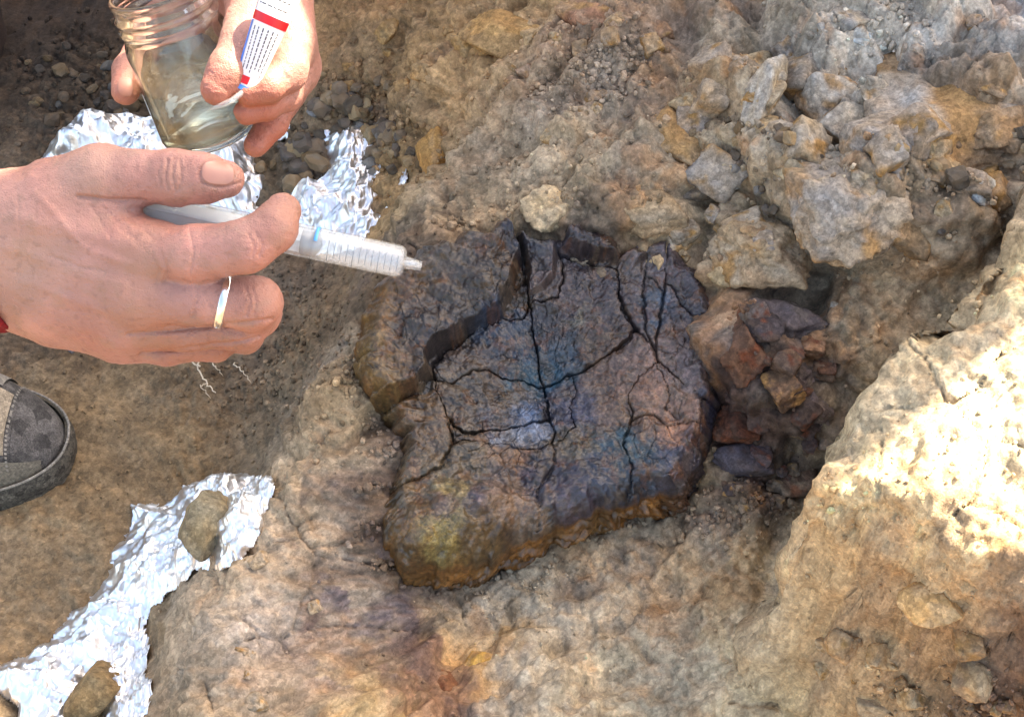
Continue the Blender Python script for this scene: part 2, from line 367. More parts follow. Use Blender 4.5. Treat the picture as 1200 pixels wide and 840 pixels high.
# ground sheet: fine where the camera looks, widening out to the horizon
def axis(lo, hi, step, far):
    c = list(np.arange(lo, hi, step)); s = step
    a = []; v = lo
    while v > -far: s *= 1.25; v -= s; a.append(v)
    b = []; v = c[-1]; s = step
    while v < far: s *= 1.25; v += s; b.append(v)
    return np.array(a[::-1] + c + b)
gx = axis(-.50, .56, .0016, 40.); gy = axis(-.36, .52, .0016, 40.)
GX, GY = np.meshgrid(gx, gy, indexing='ij')
Z0, RELIEF, gbig, gfine, i1, i2, i3, i4 = terrain(GX, GY)
DX = np.gradient(Z0, gx, axis=0); DY = np.gradient(Z0, gy, axis=1)
NL = np.sqrt(1 + DX * DX + DY * DY)
GZ = Z0 + RELIEF * np.minimum(NL, 1.6)
SOIL = [  # picture x, y, reach, colour of the earth there (sRGB); upper-left corner has deep shade painted in
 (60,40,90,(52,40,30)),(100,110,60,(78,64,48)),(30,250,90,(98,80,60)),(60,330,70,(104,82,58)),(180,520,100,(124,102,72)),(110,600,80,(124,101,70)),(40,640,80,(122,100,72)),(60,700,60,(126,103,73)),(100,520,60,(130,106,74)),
 (330,350,80,(112,92,70)),(330,440,80,(106,88,66)),(275,525,60,(116,95,68)),(420,150,60,(110,94,76)),(300,180,70,(96,82,62)),
 (360,550,55,(166,142,110)),(310,640,55,(166,142,112)),(250,705,50,(162,140,112)),(250,800,70,(148,126,98)),(400,470,40,(150,126,92)),(385,430,30,(170,150,122)),(330,740,50,(150,132,112)),
 (390,600,30,(92,74,66)),(430,720,22,(86,76,78)),(460,760,40,(104,84,78)),(360,760,35,(140,118,104)),(330,690,40,(158,138,116)),
 (480,640,40,(110,88,66)),(560,760,28,(190,142,66)),(520,790,40,(140,94,62)),(420,800,40,(176,146,98)),(620,700,60,(172,154,124)),(680,760,80,(178,158,126)),(600,820,60,(160,140,112)),(740,660,60,(176,150,112)),(790,640,40,(186,146,98)),(780,730,50,(160,116,74)),(850,690,50,(180,142,92)),(720,800,60,(178,160,128)),(850,790,60,(176,152,116)),(830,620,40,(148,126,100)),(900,600,40,(120,102,84)),(660,650,50,(142,120,94)),
 (1000,700,60,(186,148,104)),(1060,770,60,(178,134,84)),(1150,800,60,(120,88,60)),(1180,830,50,(92,64,44)),(1000,620,40,(186,162,122)),(1100,600,100,(190,164,122)),(1150,450,120,(194,170,128)),(1040,470,40,(186,166,130)),(1000,560,40,(178,160,122)),(1090,390,50,(180,158,124)),(1100,680,60,(176,142,98)),(930,740,50,(172,150,114)),
 (1150,270,60,(172,146,112)),(1060,300,60,(150,124,92)),(1020,400,40,(140,114,84)),(1000,440,40,(128,106,80)),
 (900,350,40,(120,104,92)),(880,420,50,(72,60,58)),(950,420,50,(76,64,60)),(870,500,40,(100,62,42)),(930,520,50,(64,48,40)),(900,560,40,(70,58,50)),(960,560,40,(60,44,36)),
 (400,60,70,(150,112,70)),(450,100,50,(160,126,82)),(420,30,50,(140,104,64)),(520,90,60,(160,130,92)),(500,180,60,(158,124,80)),(480,240,40,(160,126,78)),(560,60,50,(170,134,90)),(610,20,50,(176,138,86)),(600,150,90,(158,136,106)),(560,220,60,(158,134,100)),(680,60,60,(148,116,88)),(700,150,90,(160,140,112)),(650,210,60,(176,156,124)),(760,60,60,(152,124,98)),(780,200,60,(150,128,98)),(740,250,40,(128,108,84)),
 (800,130,40,(156,112,62)),(860,80,50,(158,136,102)),(850,180,60,(166,142,104)),(880,260,60,(156,134,102)),(930,180,60,(162,142,114)),(950,60,60,(172,156,132)),(1000,120,60,(158,142,120)),(1000,240,60,(158,142,122)),(980,310,50,(160,138,100)),(1080,60,70,(168,158,142)),(1150,40,80,(168,159,146)),(1150,140,50,(150,112,70)),(1150,200,60,(126,108,86)),(1080,200,50,(142,118,84)),(1130,230,50,(146,124,94)),
 (470,380,40,(120,92,58)),(600,470,150,(84,70,60))]
wxc = GX + .024 * fbm2(GX * 22, GY * 22, 5, 131, .6) + .03 * (i2 - .5) + .010 * (i3 - .5); wyc = GY + .024 * fbm2(GX * 22, GY * 22, 5, 132, .6) + .03 * (i1 - .5) + .03 * ((i2 * 7.3) % 1 - .5)
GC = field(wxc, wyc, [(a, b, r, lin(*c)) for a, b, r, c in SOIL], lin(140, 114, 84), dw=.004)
tint = 1 + (.45 * (i1 - .5)) * np.clip(gbig, 0, 1) + .30 * (i2 - .5) * np.clip(gbig + .15, 0, 1) + .5 * (i3 - .5) * np.clip(gfine, 0, 1) * .8 + .35 * (i4 - .5)
tint *= 1 + .34 * fbm2(GX * 45, GY * 45, 4, 141)
hue = fbm2(GX * 16, GY * 16, 3, 151)
GC = GC * tint[..., None] * (1 + hue[..., None] * np.array([.14, .02, -.2]))
iron = .55 * sstep(.17, .5, fbm2(GX * 48, GY * 48, 5, 161) + .12 * (i2 - .5)) * np.clip(gbig * 1.2, 0, 1)
GC = GC * (1 - .7 * iron[..., None]) + .7 * iron[..., None] * lin(176, 116, 52)
mn = sstep(.22, .40, fbm2(GX * 26, GY * 26, 4, 171)) * sstep(-.06, .0, GX + .12) * .5
GC = GC * (1 - .6 * mn[..., None]) + .6 * mn[..., None] * lin(92, 78, 74)
lum_ = GC @ np.array([.3, .6, .1]); GC = lum_[..., None] + (GC - lum_[..., None]) * .9
GC = np.clip(GC, .008, .62)
nx_, ny_ = GX.shape
ii = (np.arange(nx_ - 1)[:, None] * ny_ + np.arange(ny_ - 1)[None]).ravel()
gq = np.stack([ii, ii + ny_, ii + ny_ + 1, ii + 1], 1)
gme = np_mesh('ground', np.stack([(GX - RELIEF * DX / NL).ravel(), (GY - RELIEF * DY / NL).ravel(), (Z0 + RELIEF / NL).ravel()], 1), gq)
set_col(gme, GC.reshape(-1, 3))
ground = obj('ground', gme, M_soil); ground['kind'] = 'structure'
def gz(x, y):                                  # height of the finished ground, looked up in its grid
    x = np.atleast_1d(x); y = np.atleast_1d(y)
    a = np.clip(np.searchsorted(gx, x) - 1, 0, len(gx) - 2); b = np.clip(np.searchsorted(gy, y) - 1, 0, len(gy) - 2)
    u = (x - gx[a]) / (gx[a + 1] - gx[a]); v = (y - gy[b]) / (gy[b + 1] - gy[b])
    return (GZ[a, b] * (1 - u) + GZ[a + 1, b] * u) * (1 - v) + (GZ[a, b + 1] * (1 - u) + GZ[a + 1, b + 1] * u) * v
def gz0(x, y):                                 # the smooth height without relief
    a = np.clip(np.searchsorted(gx, x) - 1, 0, len(gx) - 2); b = np.clip(np.searchsorted(gy, y) - 1, 0, len(gy) - 2)
    return Z0[a, b]
GROUND_FN[0] = gz0
def gcol(x, y):
    a = np.clip(np.searchsorted(gx, x) - 1, 0, len(gx) - 2); b = np.clip(np.searchsorted(gy, y) - 1, 0, len(gy) - 2); return GC[a, b]

# ------------------------------------------------------------------ added canvas shades on poles, unseen, outlined to keep the sun off most of the dig
SA = np.array([SUN_DIR[1], -SUN_DIR[0], 0]); SA /= np.linalg.norm(SA); SB = np.cross(SA, SUN_DIR); SB = SB if SB[2] > 0 else -SB
def under_sun(a, b, z):                        # the point at height z that shades the sun-plane place (a, b)
    q = SA * a + SB * b; return q + SUN_DIR * ((z - q[2]) / SUN_DIR[2])
M_canvas = plain('canvas', lin(150, 140, 120), .9); M_pole = plain('pole_steel', lin(120, 120, 122), .5, .6)
def shade(corners, z, label, seed):
    c = np.array([under_sun(a, b, z) for a, b in corners]); base = c.mean(0); o = empty('added_sun_shade', (base[0], base[1], float(terrain0(base[:1], base[1:2])[0])))
    n = 60; u = np.linspace(0, 1, n); Uu, Vv_ = np.meshgrid(u, u, indexing='ij'); P = (c[0] * ((1 - Uu) * (1 - Vv_))[..., None] + c[1] * (Uu * (1 - Vv_))[..., None] + c[2] * (Uu * Vv_)[..., None] + c[3] * ((1 - Uu) * Vv_)[..., None])
    P[..., 2] += -.10 * np.sin(Uu * 3.1416) * np.sin(Vv_ * 3.1416) + .02 * fbm2(Uu * 6, Vv_ * 6, 3, seed); P[..., :2] += .012 * np.stack([fbm2(Uu * 9, Vv_ * 9, 4, seed + 1), fbm2(Uu * 9, Vv_ * 9, 4, seed + 2)], -1)
    k = (np.arange(n - 1)[:, None] * n + np.arange(n - 1)[None]).ravel(); me = np_mesh('canvas', P.reshape(-1, 3), np.stack([k, k + n, k + n + 1, k + 1], 1)); keep(obj('canvas', me, M_canvas), o).modifiers.new('t', 'SOLIDIFY').thickness = .002
    for q in c:
        g = float(terrain0(q[:1], q[1:2])[0]); V, Q = tube([(q[0], q[1], g - .05), (q[0], q[1], z + .03)], .012, 10); keep(obj('pole', np_mesh('pole', V, Q), M_pole), o)
    tag(o, label, 'sun shade', 'added canvas sun shades over the dig')
shade([(-1.3, -.75), (.205, -.75), (.232, .205), (-1.3, .215)], .98, 'wide added canvas sun shade on poles behind the dig, outside the picture', 801)
shade([(-.03, .15), (.24, .15), (.25, .62), (-.03, .62)], 1.75, 'narrow added canvas sun shade above the hand with the syringe, outside the picture', 802)

# ------------------------------------------------------------------ the fossil bone
BP0 = at(630, 470, 1.05); BT = math.radians(15)
BN = np.array([0, -math.sin(BT), math.cos(BT)]); BE1 = np.array([1.0, 0, 0]); BE2 = np.cross(BN, BE1)
def buv(px, py):
    r = ray(px, py); t = ((BP0 - CAM) @ BN) / (r @ BN); p = CAM + r * t - BP0
    return np.array([p @ BE1, p @ BE2])
def L2(pts): return np.array([buv(*p) for p in pts])
OUT = L2([(410,420),(418,380),(438,342),(470,312),(510,290),(548,276),(580,266),(606,262),(640,270),(672,262),(705,268),(728,278),(760,274),(795,268),(822,292),(842,325),(856,360),(856,405),(850,450),(843,500),(825,545),(795,572),(745,580),(690,598),(620,628),(560,655),(505,668),(462,655),(440,625),(440,590),(455,555),(462,525),(448,490),(420,455)])
def closed_spline(P, n):
    m = len(P); t = np.arange(n) * m / n; i = np.floor(t).astype(int); f = (t - i)[:, None]
    a, b, c, d = P[(i - 1) % m], P[i % m], P[(i + 1) % m], P[(i + 2) % m]
    return .5 * ((2 * b) + (-a + c) * f + (2 * a - 5 * b + 4 * c - d) * f ** 2 + (-a + 3 * b - 3 * c + d) * f ** 3)
NT, NR, NS = 1000, 250, 70
ring = closed_spline(OUT, NT); pert = .007 * billow2(ring[:, 0] * 45, ring[:, 1] * 45, 4, 205, .6); cen = buv(640, 455)
CRACKS = [  # width in mm, depth in mm, picture points
 (2.6, 9, [(400,470),(440,478),(467,474),(488,458),(508,442),(505,427),(521,409),(550,390),(583,372),(615,367),(621,352),(616,330),(612,301),(606,282),(600,255)]),
 (1.5, 8, [(621,352),(624,378),(628,397),(632,420),(637,442),(641,465),(644,482)]),
 (1.3, 6, [(583,372),(588,355),(602,338),(616,330)]),
 (1.4, 7, [(621,353),(638,351),(654,347),(662,325),(655,300),(650,280),(648,250)]),
 (2.2, 9, [(655,300),(672,303),(690,308),(708,316),(722,318),(725,326),(724,342),(729,359),(738,372),(746,384)]),
 (1.2, 5, [(722,318),(728,300),(731,280),(738,250)]),
 (2.0, 9, [(637,442),(650,437),(667,430),(690,424),(712,413),(728,402),(746,384)]),
 (1.2, 5, [(746,384),(758,396),(769,409),(771,422),(764,432),(750,438),(738,462),(742,490),(730,520),(742,545),(735,620)]),
 (1.2, 6, [(738,290),(758,301),(757,320),(754,338),(755,360),(756,384),(769,409)]),
 (1.2, 6, [(786,250),(782,290),(779,330),(776,360),(771,392),(769,409)]),
 (1.2, 5, [(779,330),(790,340),(800,360),(815,375),(834,410),(838,440),(830,470),(821,467)]),
 (1.0, 4, [(771,422),(790,440),(805,455),(821,467),(822,490),(817,522),(800,610)]),
 (.8, 3, [(758,320),(770,335),(779,342)]),
 (1.8, 8, [(644,482),(620,490),(590,498),(558,505),(540,503),(525,490)]),
 (1.4, 6, [(644,482),(650,500),(648,516),(632,523),(617,524),(590,519),(558,517),(542,515),(530,520)]),
 (1.6, 7, [(508,442),(513,460),(520,475),(525,490),(529,505),(530,520),(515,548),(490,560),(440,580)]),
 (1.3, 5, [(508,442),(529,447),(540,438),(554,430),(572,428),(596,436),(614,434),(637,442)]),
 (1.0, 4, [(648,516),(652,540),(640,560),(628,580),(634,600),(620,650)]),
 (.9, 4, [(671,428),(676,450),(668,470),(676,495),(655,512)]),
 (.9, 3, [(742,490),(765,485),(782,500),(800,495),(820,500)]),
 (.8, 3, [(771,430),(785,455),(782,478),(795,490)]),
]
CR = [(w / 1000, d / 1000, L2(p)) for w, d, p in CRACKS]
RIMP = L2([(395,470),(440,478),(467,474),(488,458),(508,442),(505,427),(521,409),(550,390),(583,372),(602,338),(612,301),(600,262),(560,240),(440,260),(380,400)])
LUMP1 = L2([(612,301),(621,345),(654,330),(655,285),(650,250),(604,250)])
LUMP2 = L2([(656,296),(690,306),(722,315),(730,280),(720,255),(660,250)])
LOBE = L2([(500,560),(560,545),(620,575),(600,620),(560,660),(440,690),(430,600)])
def psd(x, y, P): return np.where(inside(x, y, P), 1, -1) * poly_dist(x, y, P, True)
# pieces between the cracks, found on a fine raster
GS = .0007; UMIN = ring.min(0) - .02; UMAX = ring.max(0) + .02
ru = np.arange(UMIN[0], UMAX[0], GS); rv = np.arange(UMIN[1], UMAX[1], GS); RU, RV = np.meshgrid(ru, rv, indexing='ij')
def jig(u, v): return u + .0022 * fbm2(u * 160, v * 160, 3, 201), v + .0022 * fbm2(u * 160, v * 160, 3, 202)
JU, JV = jig(RU, RV); cm = np.zeros(RU.shape, bool)
for w, d, P in CR: cm |= poly_dist(JU, JV, P) < GS * .95
lab = np.where(cm, -1, 0); nl = 0
for si in range(0, lab.shape[0], 2):
    for sj in range(0, lab.shape[1], 2):
        if lab[si, sj] != 0: continue
        nl += 1; st = [(si, sj)]; lab[si, sj] = nl
        while st:
            i, j = st.pop()
            for p, q in ((i + 1, j), (i - 1, j), (i, j + 1), (i, j - 1)):
                if 0 <= p < lab.shape[0] and 0 <= q < lab.shape[1] and lab[p, q] == 0: lab[p, q] = nl; st.append((p, q))
cnt_ = np.bincount(lab[lab > 0], minlength=nl + 1)
lab[(lab > 0) & (cnt_[np.maximum(lab, 0)] < 260)] = -1
while (lab <= 0).any():
    m = lab <= 0; n0 = lab.copy()
    for ax, s in ((0, 1), (0, -1), (1, 1), (1, -1)):
        r_ = np.roll(lab, s, ax); n0 = np.where((n0 <= 0) & (r_ > 0), r_, n0)
    if (n0 == lab).all(): break
    lab = n0
def label_at(u, v):
    return lab[np.clip(((u - UMIN[0]) / GS).astype(int), 0, lab.shape[0] - 1), np.clip(((v - UMIN[1]) / GS).astype(int), 0, lab.shape[1] - 1)]
rho = np.concatenate([np.linspace(0.02, 1, NR), 1 + np.linspace(0, 1, NS + 1)[1:]])
RHO = rho[:, None]; th_ = np.arange(NT)
D = ring[None] - cen
edge = np.clip(RHO, 0, 1)
side = np.clip(RHO - 1, 0, 1)
rad = edge * (.955 + .0 * RHO) + .045 * np.sin(np.clip(side * 3, 0, 1) * math.pi / 2) - .03 * side
dl = np.linalg.norm(D[0], axis=1)[None]; rad = rad + pert[None] / dl * sstep(.5, 1, edge) * (1 - .85 * sstep(0, .5, side)); U = cen[0] + D[..., 0] * rad; Vv = cen[1] + D[..., 1] * rad
hh = -.016 * np.clip((edge - .80) / .20, 0, 1) ** 2.2 - .075 * side - .004 * np.sin(np.clip(side * 3, 0, 1) * 1.57)
ju, jv = jig(U, Vv); wu = U + .004 * fbm2(U * 70, Vv * 70, 3, 211); wv = Vv + .004 * fbm2(U * 70, Vv * 70, 3, 212)
topm = 1 - sstep(0, .25, side)
h = hh + .009 * np.exp(-((1 - edge - .10) / .07) ** 2) * topm * sstep(-.06, .03, Vv - cen[1] + .5 * np.abs(U - cen[0])) - .020 * np.exp(-(((U - buv(640, 440)[0]) / .05) ** 2 + ((Vv - buv(640, 440)[1]) / .045) ** 2)) * topm
rim = sstep(-.0005, .004, psd(wu, wv, RIMP)); h = h + (.024 * rim + .008 * rim * fbm2(U * 40, Vv * 40, 3, 213)) * topm
h = h + .010 * sstep(-.001, .004, psd(wu, wv, LUMP1)) * topm + .016 * sstep(-.0005, .005, psd(wu, wv, LUMP2)) * topm
h = h + .018 * sstep(-.004, .03, psd(wu, wv, LOBE)) * topm
lb = label_at(U, Vv)
h = h + (.0035 * (rnd(lb, lb * 0 + 5, 77) - .5) + .03 * ((rnd(lb, lb * 0, 78) - .5) * (U - cen[0]) + (rnd(lb, lb * 0, 79) - .5) * (Vv - cen[1]))) * topm
for w, d, P in CR:
    dist = poly_dist(ju, jv, P); ww = w * np.clip(.75 + 1.9 * fbm2(U * 45, Vv * 45, 3, 221), .18, 2.0)
    h = h - d * (.8 * (1 - sstep(.30 * ww, .62 * ww, dist)) + .2 * np.exp(-(dist / (1.6 * ww)) ** 2)) * (topm * .9 + .1)
pit = sstep(.12, .4, fbm2(U * 60, Vv * 60, 4, 231))
we = worley_edge(wu, wv, .014, 241); fc = np.exp(-(we / .0005) ** 2) * sstep(.1, .3, fbm2(U * 25, Vv * 25, 2, 243))
we2 = worley_edge(wu, wv, .006, 245); fc2 = np.exp(-(we2 / .0004) ** 2) * sstep(.15, .35, fbm2(U * 30, Vv * 30, 3, 247))
h = h - .0016 * fc * topm - .0009 * fc2 * topm - .0022 * pit
c_b, i_b = chunk2(U + .3 * h, Vv - .3 * h, .013, 251, slope=.9); low = sstep(0, .05, cen[1] - .02 - Vv) * (1 - sstep(.0, .06, U))
h = h + .0045 * (c_b - .1) * (low + .3 * rim) * (topm * .7 + .3)
rough_h = .0032 * fbm2(U * 75 + side * 3, Vv * 75 + side * 4, 4, 261) + .0016 * fbm2(U * 260, Vv * 260 + side * 20, 3, 262)
BPos = BP0 + U[..., None] * BE1 + Vv[..., None] * BE2 + (h + rough_h)[..., None] * BN
outw = D[0] / np.linalg.norm(D[0], axis=1)[:, None]
sb = (sstep(0, .3, side) * (.012 * fbm2(np.cos(th_ / NT * 6.28)[None] * 14 + side * 5, np.sin(th_ / NT * 6.28)[None] * 14 + side * 9, 5, 271, .6)))
BPos += sb[..., None] * (outw[None, :, :1] * BE1 + outw[None, :, 1:] * BE2)
# colours that belong to the mineral itself
BCOL = [(440,420,30,(136,106,66)),(470,350,26,(120,92,62)),(430,390,20,(146,114,70)),(480,410,26,(62,58,62)),(500,380,22,(70,64,64)),(530,330,24,(96,80,66)),(500,300,22,(124,112,104)),(560,300,20,(98,84,76)),(545,350,18,(66,56,50)),(590,280,18,(52,54,70)),(580,310,16,(96,72,54)),(630,285,18,(66,66,74)),(690,282,24,(70,68,80)),(705,300,10,(60,46,38)),
 (600,350,14,(92,80,70)),(590,395,20,(62,74,92)),(620,400,16,(56,72,92)),(650,380,20,(82,78,82)),(680,330,26,(108,96,96)),(700,360,20,(104,92,92)),(680,370,8,(158,148,124)),(665,405,16,(72,86,98)),(640,425,14,(56,92,112)),(610,430,10,(66,96,112)),(705,395,16,(112,88,72)),(740,350,16,(104,90,88)),(560,420,18,(94,80,72)),(540,460,22,(104,90,78)),(580,460,18,(98,86,76)),
 (755,320,14,(124,116,120)),(765,355,14,(86,104,122)),(740,300,14,(112,98,92)),(800,310,22,(112,102,108)),(820,340,20,(98,88,92)),(800,360,16,(90,84,90)),(780,400,18,(134,112,104)),(760,440,24,(140,114,102)),(800,440,18,(130,106,98)),(770,480,22,(152,118,100)),(790,500,16,(160,120,98)),(750,500,12,(132,108,92)),(820,420,12,(70,66,76)),(835,460,12,(56,54,66)),(840,400,10,(70,66,74)),(825,510,14,(54,56,70)),
 (610,480,14,(118,132,156)),(600,505,12,(158,164,176)),(630,500,10,(150,156,170)),(580,480,10,(78,86,104)),(670,460,16,(88,86,98)),(700,450,16,(120,102,94)),(680,490,14,(92,92,110)),(660,520,16,(106,94,78)),(690,510,12,(104,96,78)),(720,480,14,(124,104,92)),(720,520,12,(76,98,110)),(735,535,14,(74,100,112)),(760,540,20,(62,80,96)),(700,550,20,(58,64,80)),(650,550,18,(66,66,80)),(740,560,18,(54,62,78)),(790,540,16,(78,76,90)),(670,575,14,(88,76,84)),
 (500,480,18,(124,104,82)),(490,510,16,(118,96,76)),(520,520,16,(120,104,86)),(540,545,16,(132,114,92)),(500,560,18,(138,118,94)),(480,590,18,(124,104,80)),(530,580,16,(168,148,106)),(555,590,12,(96,80,92)),(580,570,16,(144,126,116)),(600,590,14,(140,118,100)),(600,540,14,(150,118,94)),(520,630,16,(172,150,98)),(480,630,16,(128,98,66)),(460,610,14,(120,94,66)),(560,630,14,(112,88,58)),(510,600,10,(104,84,84)),(620,560,12,(90,76,84))]
uvp = np.array([buv(a, b) for a, b, r, c in BCOL])
cu = U + .012 * fbm2(U * 60, Vv * 60, 5, 281, .68); cv = Vv + .012 * fbm2(U * 60, Vv * 60, 5, 282, .68)
ws = np.full(U.shape, .003); acc = ws[..., None] * lin(100, 86, 76)
for (a, b, r, c), q in zip(BCOL, uvp):
    w = np.exp(-((cu - q[0]) ** 2 + (cv - q[1]) ** 2) / (r / 1620 * 1.1) ** 2); ws = ws + w; acc = acc + w[..., None] * lin(*c)
BC = acc / ws[..., None]
sidec = lin(122, 86, 52) * (1 + .9 * fbm2(U * 50, Vv * 50 + side * 9, 4, 291))[..., None]
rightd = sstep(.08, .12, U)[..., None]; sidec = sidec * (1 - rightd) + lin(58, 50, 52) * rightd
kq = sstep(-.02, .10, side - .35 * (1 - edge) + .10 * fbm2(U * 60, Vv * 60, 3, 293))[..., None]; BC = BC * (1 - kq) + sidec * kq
BC = BC * (1 + .7 * fbm2(U * 110, Vv * 110, 4, 301))[..., None]
BC = BC * (1 + fbm2(U * 40, Vv * 40, 3, 305)[..., None] * np.array([.2, .0, -.2]))
dk = sstep(.08, .4, fbm2(U * 150, Vv * 150, 5, 311, .6))[..., None] * (1 - kq); BC = BC * (1 - .45 * dk) + .45 * dk * lin(42, 38, 40)
du = sstep(.05, .4, fbm2(U * 120, Vv * 120, 5, 318, .6))[..., None] * (1 - kq); BC = BC * (1 - .3 * du) + .3 * du * lin(140, 122, 102)
rust = sstep(.2, .5, fbm2(U * 100, Vv * 100, 5, 315, .6))[..., None]; BC = BC * (1 - .35 * rust) + .35 * rust * lin(146, 96, 60)
lumb = BC @ np.array([.3, .6, .1]); BC = (lumb[..., None] + (BC - lumb[..., None]) * 1.12) * (.40 + .16 * kq + .12 * sstep(.05, .10, U)[..., None] * (Vv < cen[1] + .03)[..., None]) * np.array([1.03, 1.0, .95])
BC = np.clip(BC, .006, .5)
nr = len(rho)
a_ = (np.arange(nr - 1)[:, None] * NT + np.arange(NT)[None]); b_ = (np.arange(nr - 1)[:, None] * NT + (np.arange(NT)[None] + 1) % NT)
bq = np.stack([a_.ravel(), (a_ + NT).ravel(), (b_ + NT).ravel(), b_.ravel()], 1)
bvl = lb.reshape(-1); ql = bvl[bq[:, 0]]; BV = BPos.reshape(-1, 3); BCf = BC.reshape(-1, 3)
bone = empty('fossil_vertebra', BP0 - BN * .07)
tag(bone, 'dark cracked fossil vertebra with blue-black and rust patches, half dug out of the bank', 'fossil')
for l in np.unique(ql):
    q = bq[ql == l]
    if len(q) < 60: continue
    uq, inv = np.unique(q, return_inverse=True)
    me = np_mesh('bone_fragment', BV[uq] - (BP0 - BN * .07), inv.reshape(q.shape)); set_col(me, BCf[uq])
    obj('bone_fragment', me, M_bone, bone)
cap_ring = BV[:NT] - (BP0 - BN * .07); cc = cap_ring.mean(0)
me = np_mesh('bone_fragment', np.concatenate([cap_ring, cc[None]]), np.stack([np.full(NT, NT), np.arange(NT), (np.arange(NT) + 1) % NT], 1)); set_col(me, np.concatenate([BCf[:NT], BCf[:1]]))
obj('bone_fragment', me, M_bone, bone)

# ------------------------------------------------------------------ stones
def ico(sub):
    bm = bmesh.new(); bmesh.ops.create_icosphere(bm, subdivisions=sub, radius=1.0)
    V = np.array([v.co[:] for v in bm.verts]); Q = np.array([[v.index for v in f.verts] for f in bm.faces]); bm.free(); return V, Q
ICO = {k: ico(k) for k in (2, 3, 4, 5)}
def rock_verts(seed, sub, planes=14, rough=.06, soft=60.):
    N_, Q = ICO[sub]; rs = np.random.RandomState(seed)
    d = rs.normal(size=(planes, 3)); d /= np.linalg.norm(d, axis=1)[:, None]; k = rs.uniform(.70, 1.0, planes)
    q_, _ = np.linalg.qr(rs.normal(size=(3, 3))); d = np.concatenate([d, q_, -q_]); k = np.concatenate([k, rs.uniform(.58, .85, 6)])
    s = np.maximum(N_ @ d.T, 1e-3) / k; r = 1 / ((s ** soft).sum(1) ** (1 / soft)); r = np.minimum(r, 1.35)
    V = N_ * r[:, None]
    r2 = rough * (.35 - 2.4 * np.abs(fbm3(V, 1.6, 2, seed)) + 1.0 * fbm3(V, 5, 3, seed + 9, .6) - (.9 * np.abs(fbm3(V, 9, 3, seed + 5)) if sub > 3 else 0))
    return V + N_ * r2[:, None], Q
def stone_col(V, base, seed, var=.5, stain=None, amt=0.0):
    C = np.asarray(base)[None] * (1 + var * fbm3(V, 2.5, 4, seed + 31))[:, None] * (1 + .6 * var * fbm3(V, 11, 3, seed + 32))[:, None]
    C = C * (1 + fbm3(V, 1.7, 3, seed + 33)[:, None] * np.array([.25, .03, -.3]))
    if stain is not None:
        k = sstep(.1 - .5 * amt, .45 - .5 * amt, fbm3(V, 1.6, 4, seed + 41) - .45 * V[:, 2] * amt - .25 * amt * V[:, 1] * -1)[:, None]; C = C * (1 - k) + k * np.asarray(stain) * (1 + .5 * fbm3(V, 7, 3, seed))[:, None]
    return np.clip(C, .01, .6)
def rock(name, px, py, wpx, hpx, base, label, group, seed, stain=None, amt=.5, sink=.35, yaw=None, flat=1.0, lift=0.0, sub=5, planes=13, rough=.07, cat='rock', p=None, dusty=.85):
    g = ground_hit(px, py + hpx * .18)[0] if p is None else np.asarray(p, float)
    grow, deep = {G1: (1.3, .2), G2: (1.2, .22)}.get(group, (1.0, 0.0)); sink = sink + deep
    d = (g - CAM) @ FWD; w = wpx * grow / F * d; hgt = hpx * grow / F * d
    V, Q = rock_verts(seed, sub, planes, rough)
    S = np.array([w / 2, hgt / 2 * 1.12, hgt / 2 * .8 * flat]); C = stone_col(V, base, seed, stain=stain, amt=amt)
    dusty = .97 if group == G2 else dusty
    dust = (.30 + .55 * sstep(-.1, .25, fbm3(V, 2.2, 4, seed + 51) + .15 * -V[:, 2]))[:, None] * dusty; C = C * (1 - dust) + dust * gcol(g[0], g[1]) * (1 + .5 * fbm3(V, 9, 3, seed + 52))[:, None]
    th = random.Random(seed).uniform(-.5, .5) if yaw is None else yaw
    R = np.array([[math.cos(th), -math.sin(th), 0], [math.sin(th), math.cos(th), 0], [0, 0, 1]])
    me = np_mesh(name, (V * S) @ R.T, Q); set_col(me, C)
    o = obj(name, me, M_rock); o.location = (g[0], g[1], (gz(g[0], g[1])[0] if p is None else g[2]) + S[2] * (1 - 2 * (sink if p is not None else sink + .08)) + lift)
    tag(o, label, cat, group); return o
GREY = lin(146, 134, 120); PALE = lin(172, 160, 142); TAN = lin(166, 142, 106); OCH = lin(160, 118, 66); PURP = lin(84, 72, 72); DARK = lin(60, 52, 52); BRN = lin(136, 106, 72); RUST = lin(118, 64, 38)
G1 = 'rocks bedded in the bank above the bone'; G2 = 'dark crumbled lumps right of the bone'
rock('rock', 1125, 75, 215, 170, PALE, 'big pale grey slab with ochre underside in the upper right corner', G1, 11, OCH, .35, .45, flat=.7, planes=20, rough=.09)
rock('rock', 1032, 176, 74, 84, GREY, 'grey diamond shaped block just below the big pale slab', G1, 12, OCH, .15, .35, yaw=.7)
rock('rock', 806, 212, 68, 84, PALE, 'pale cream boulder at the top right edge of the bone, above the crack', G1, 13, OCH, .3, .4, planes=10)
rock('rock', 795, 135, 100, 70, OCH, 'flat faced ochre brown rock left of the crushed pebble patch', G1, 14, BRN, .3, .62, planes=9, rough=.05)
rock('rock', 990, 245, 118, 110, GREY, 'grey nodular rock with yellow lower edge above the dark lumps', G1, 15, OCH, .45, .42, planes=18, rough=.14)
rock('rock', 892, 262, 104, 78, lin(156, 138, 112), 'lumpy brown grey rock bedded right of the pale cream boulder', G1, 16, OCH, .25, .58, planes=18, rough=.14)
rock('rock', 975, 82, 70, 66, PALE, 'light grey rock with ochre base left of the big pale slab', G1, 17, OCH, .45, .42)
rock('rock', 897, 98, 30, 84, PALE, 'narrow pale upright sliver of rock beside a dark crack', G1, 18, TAN, .2, .35, yaw=-.45)
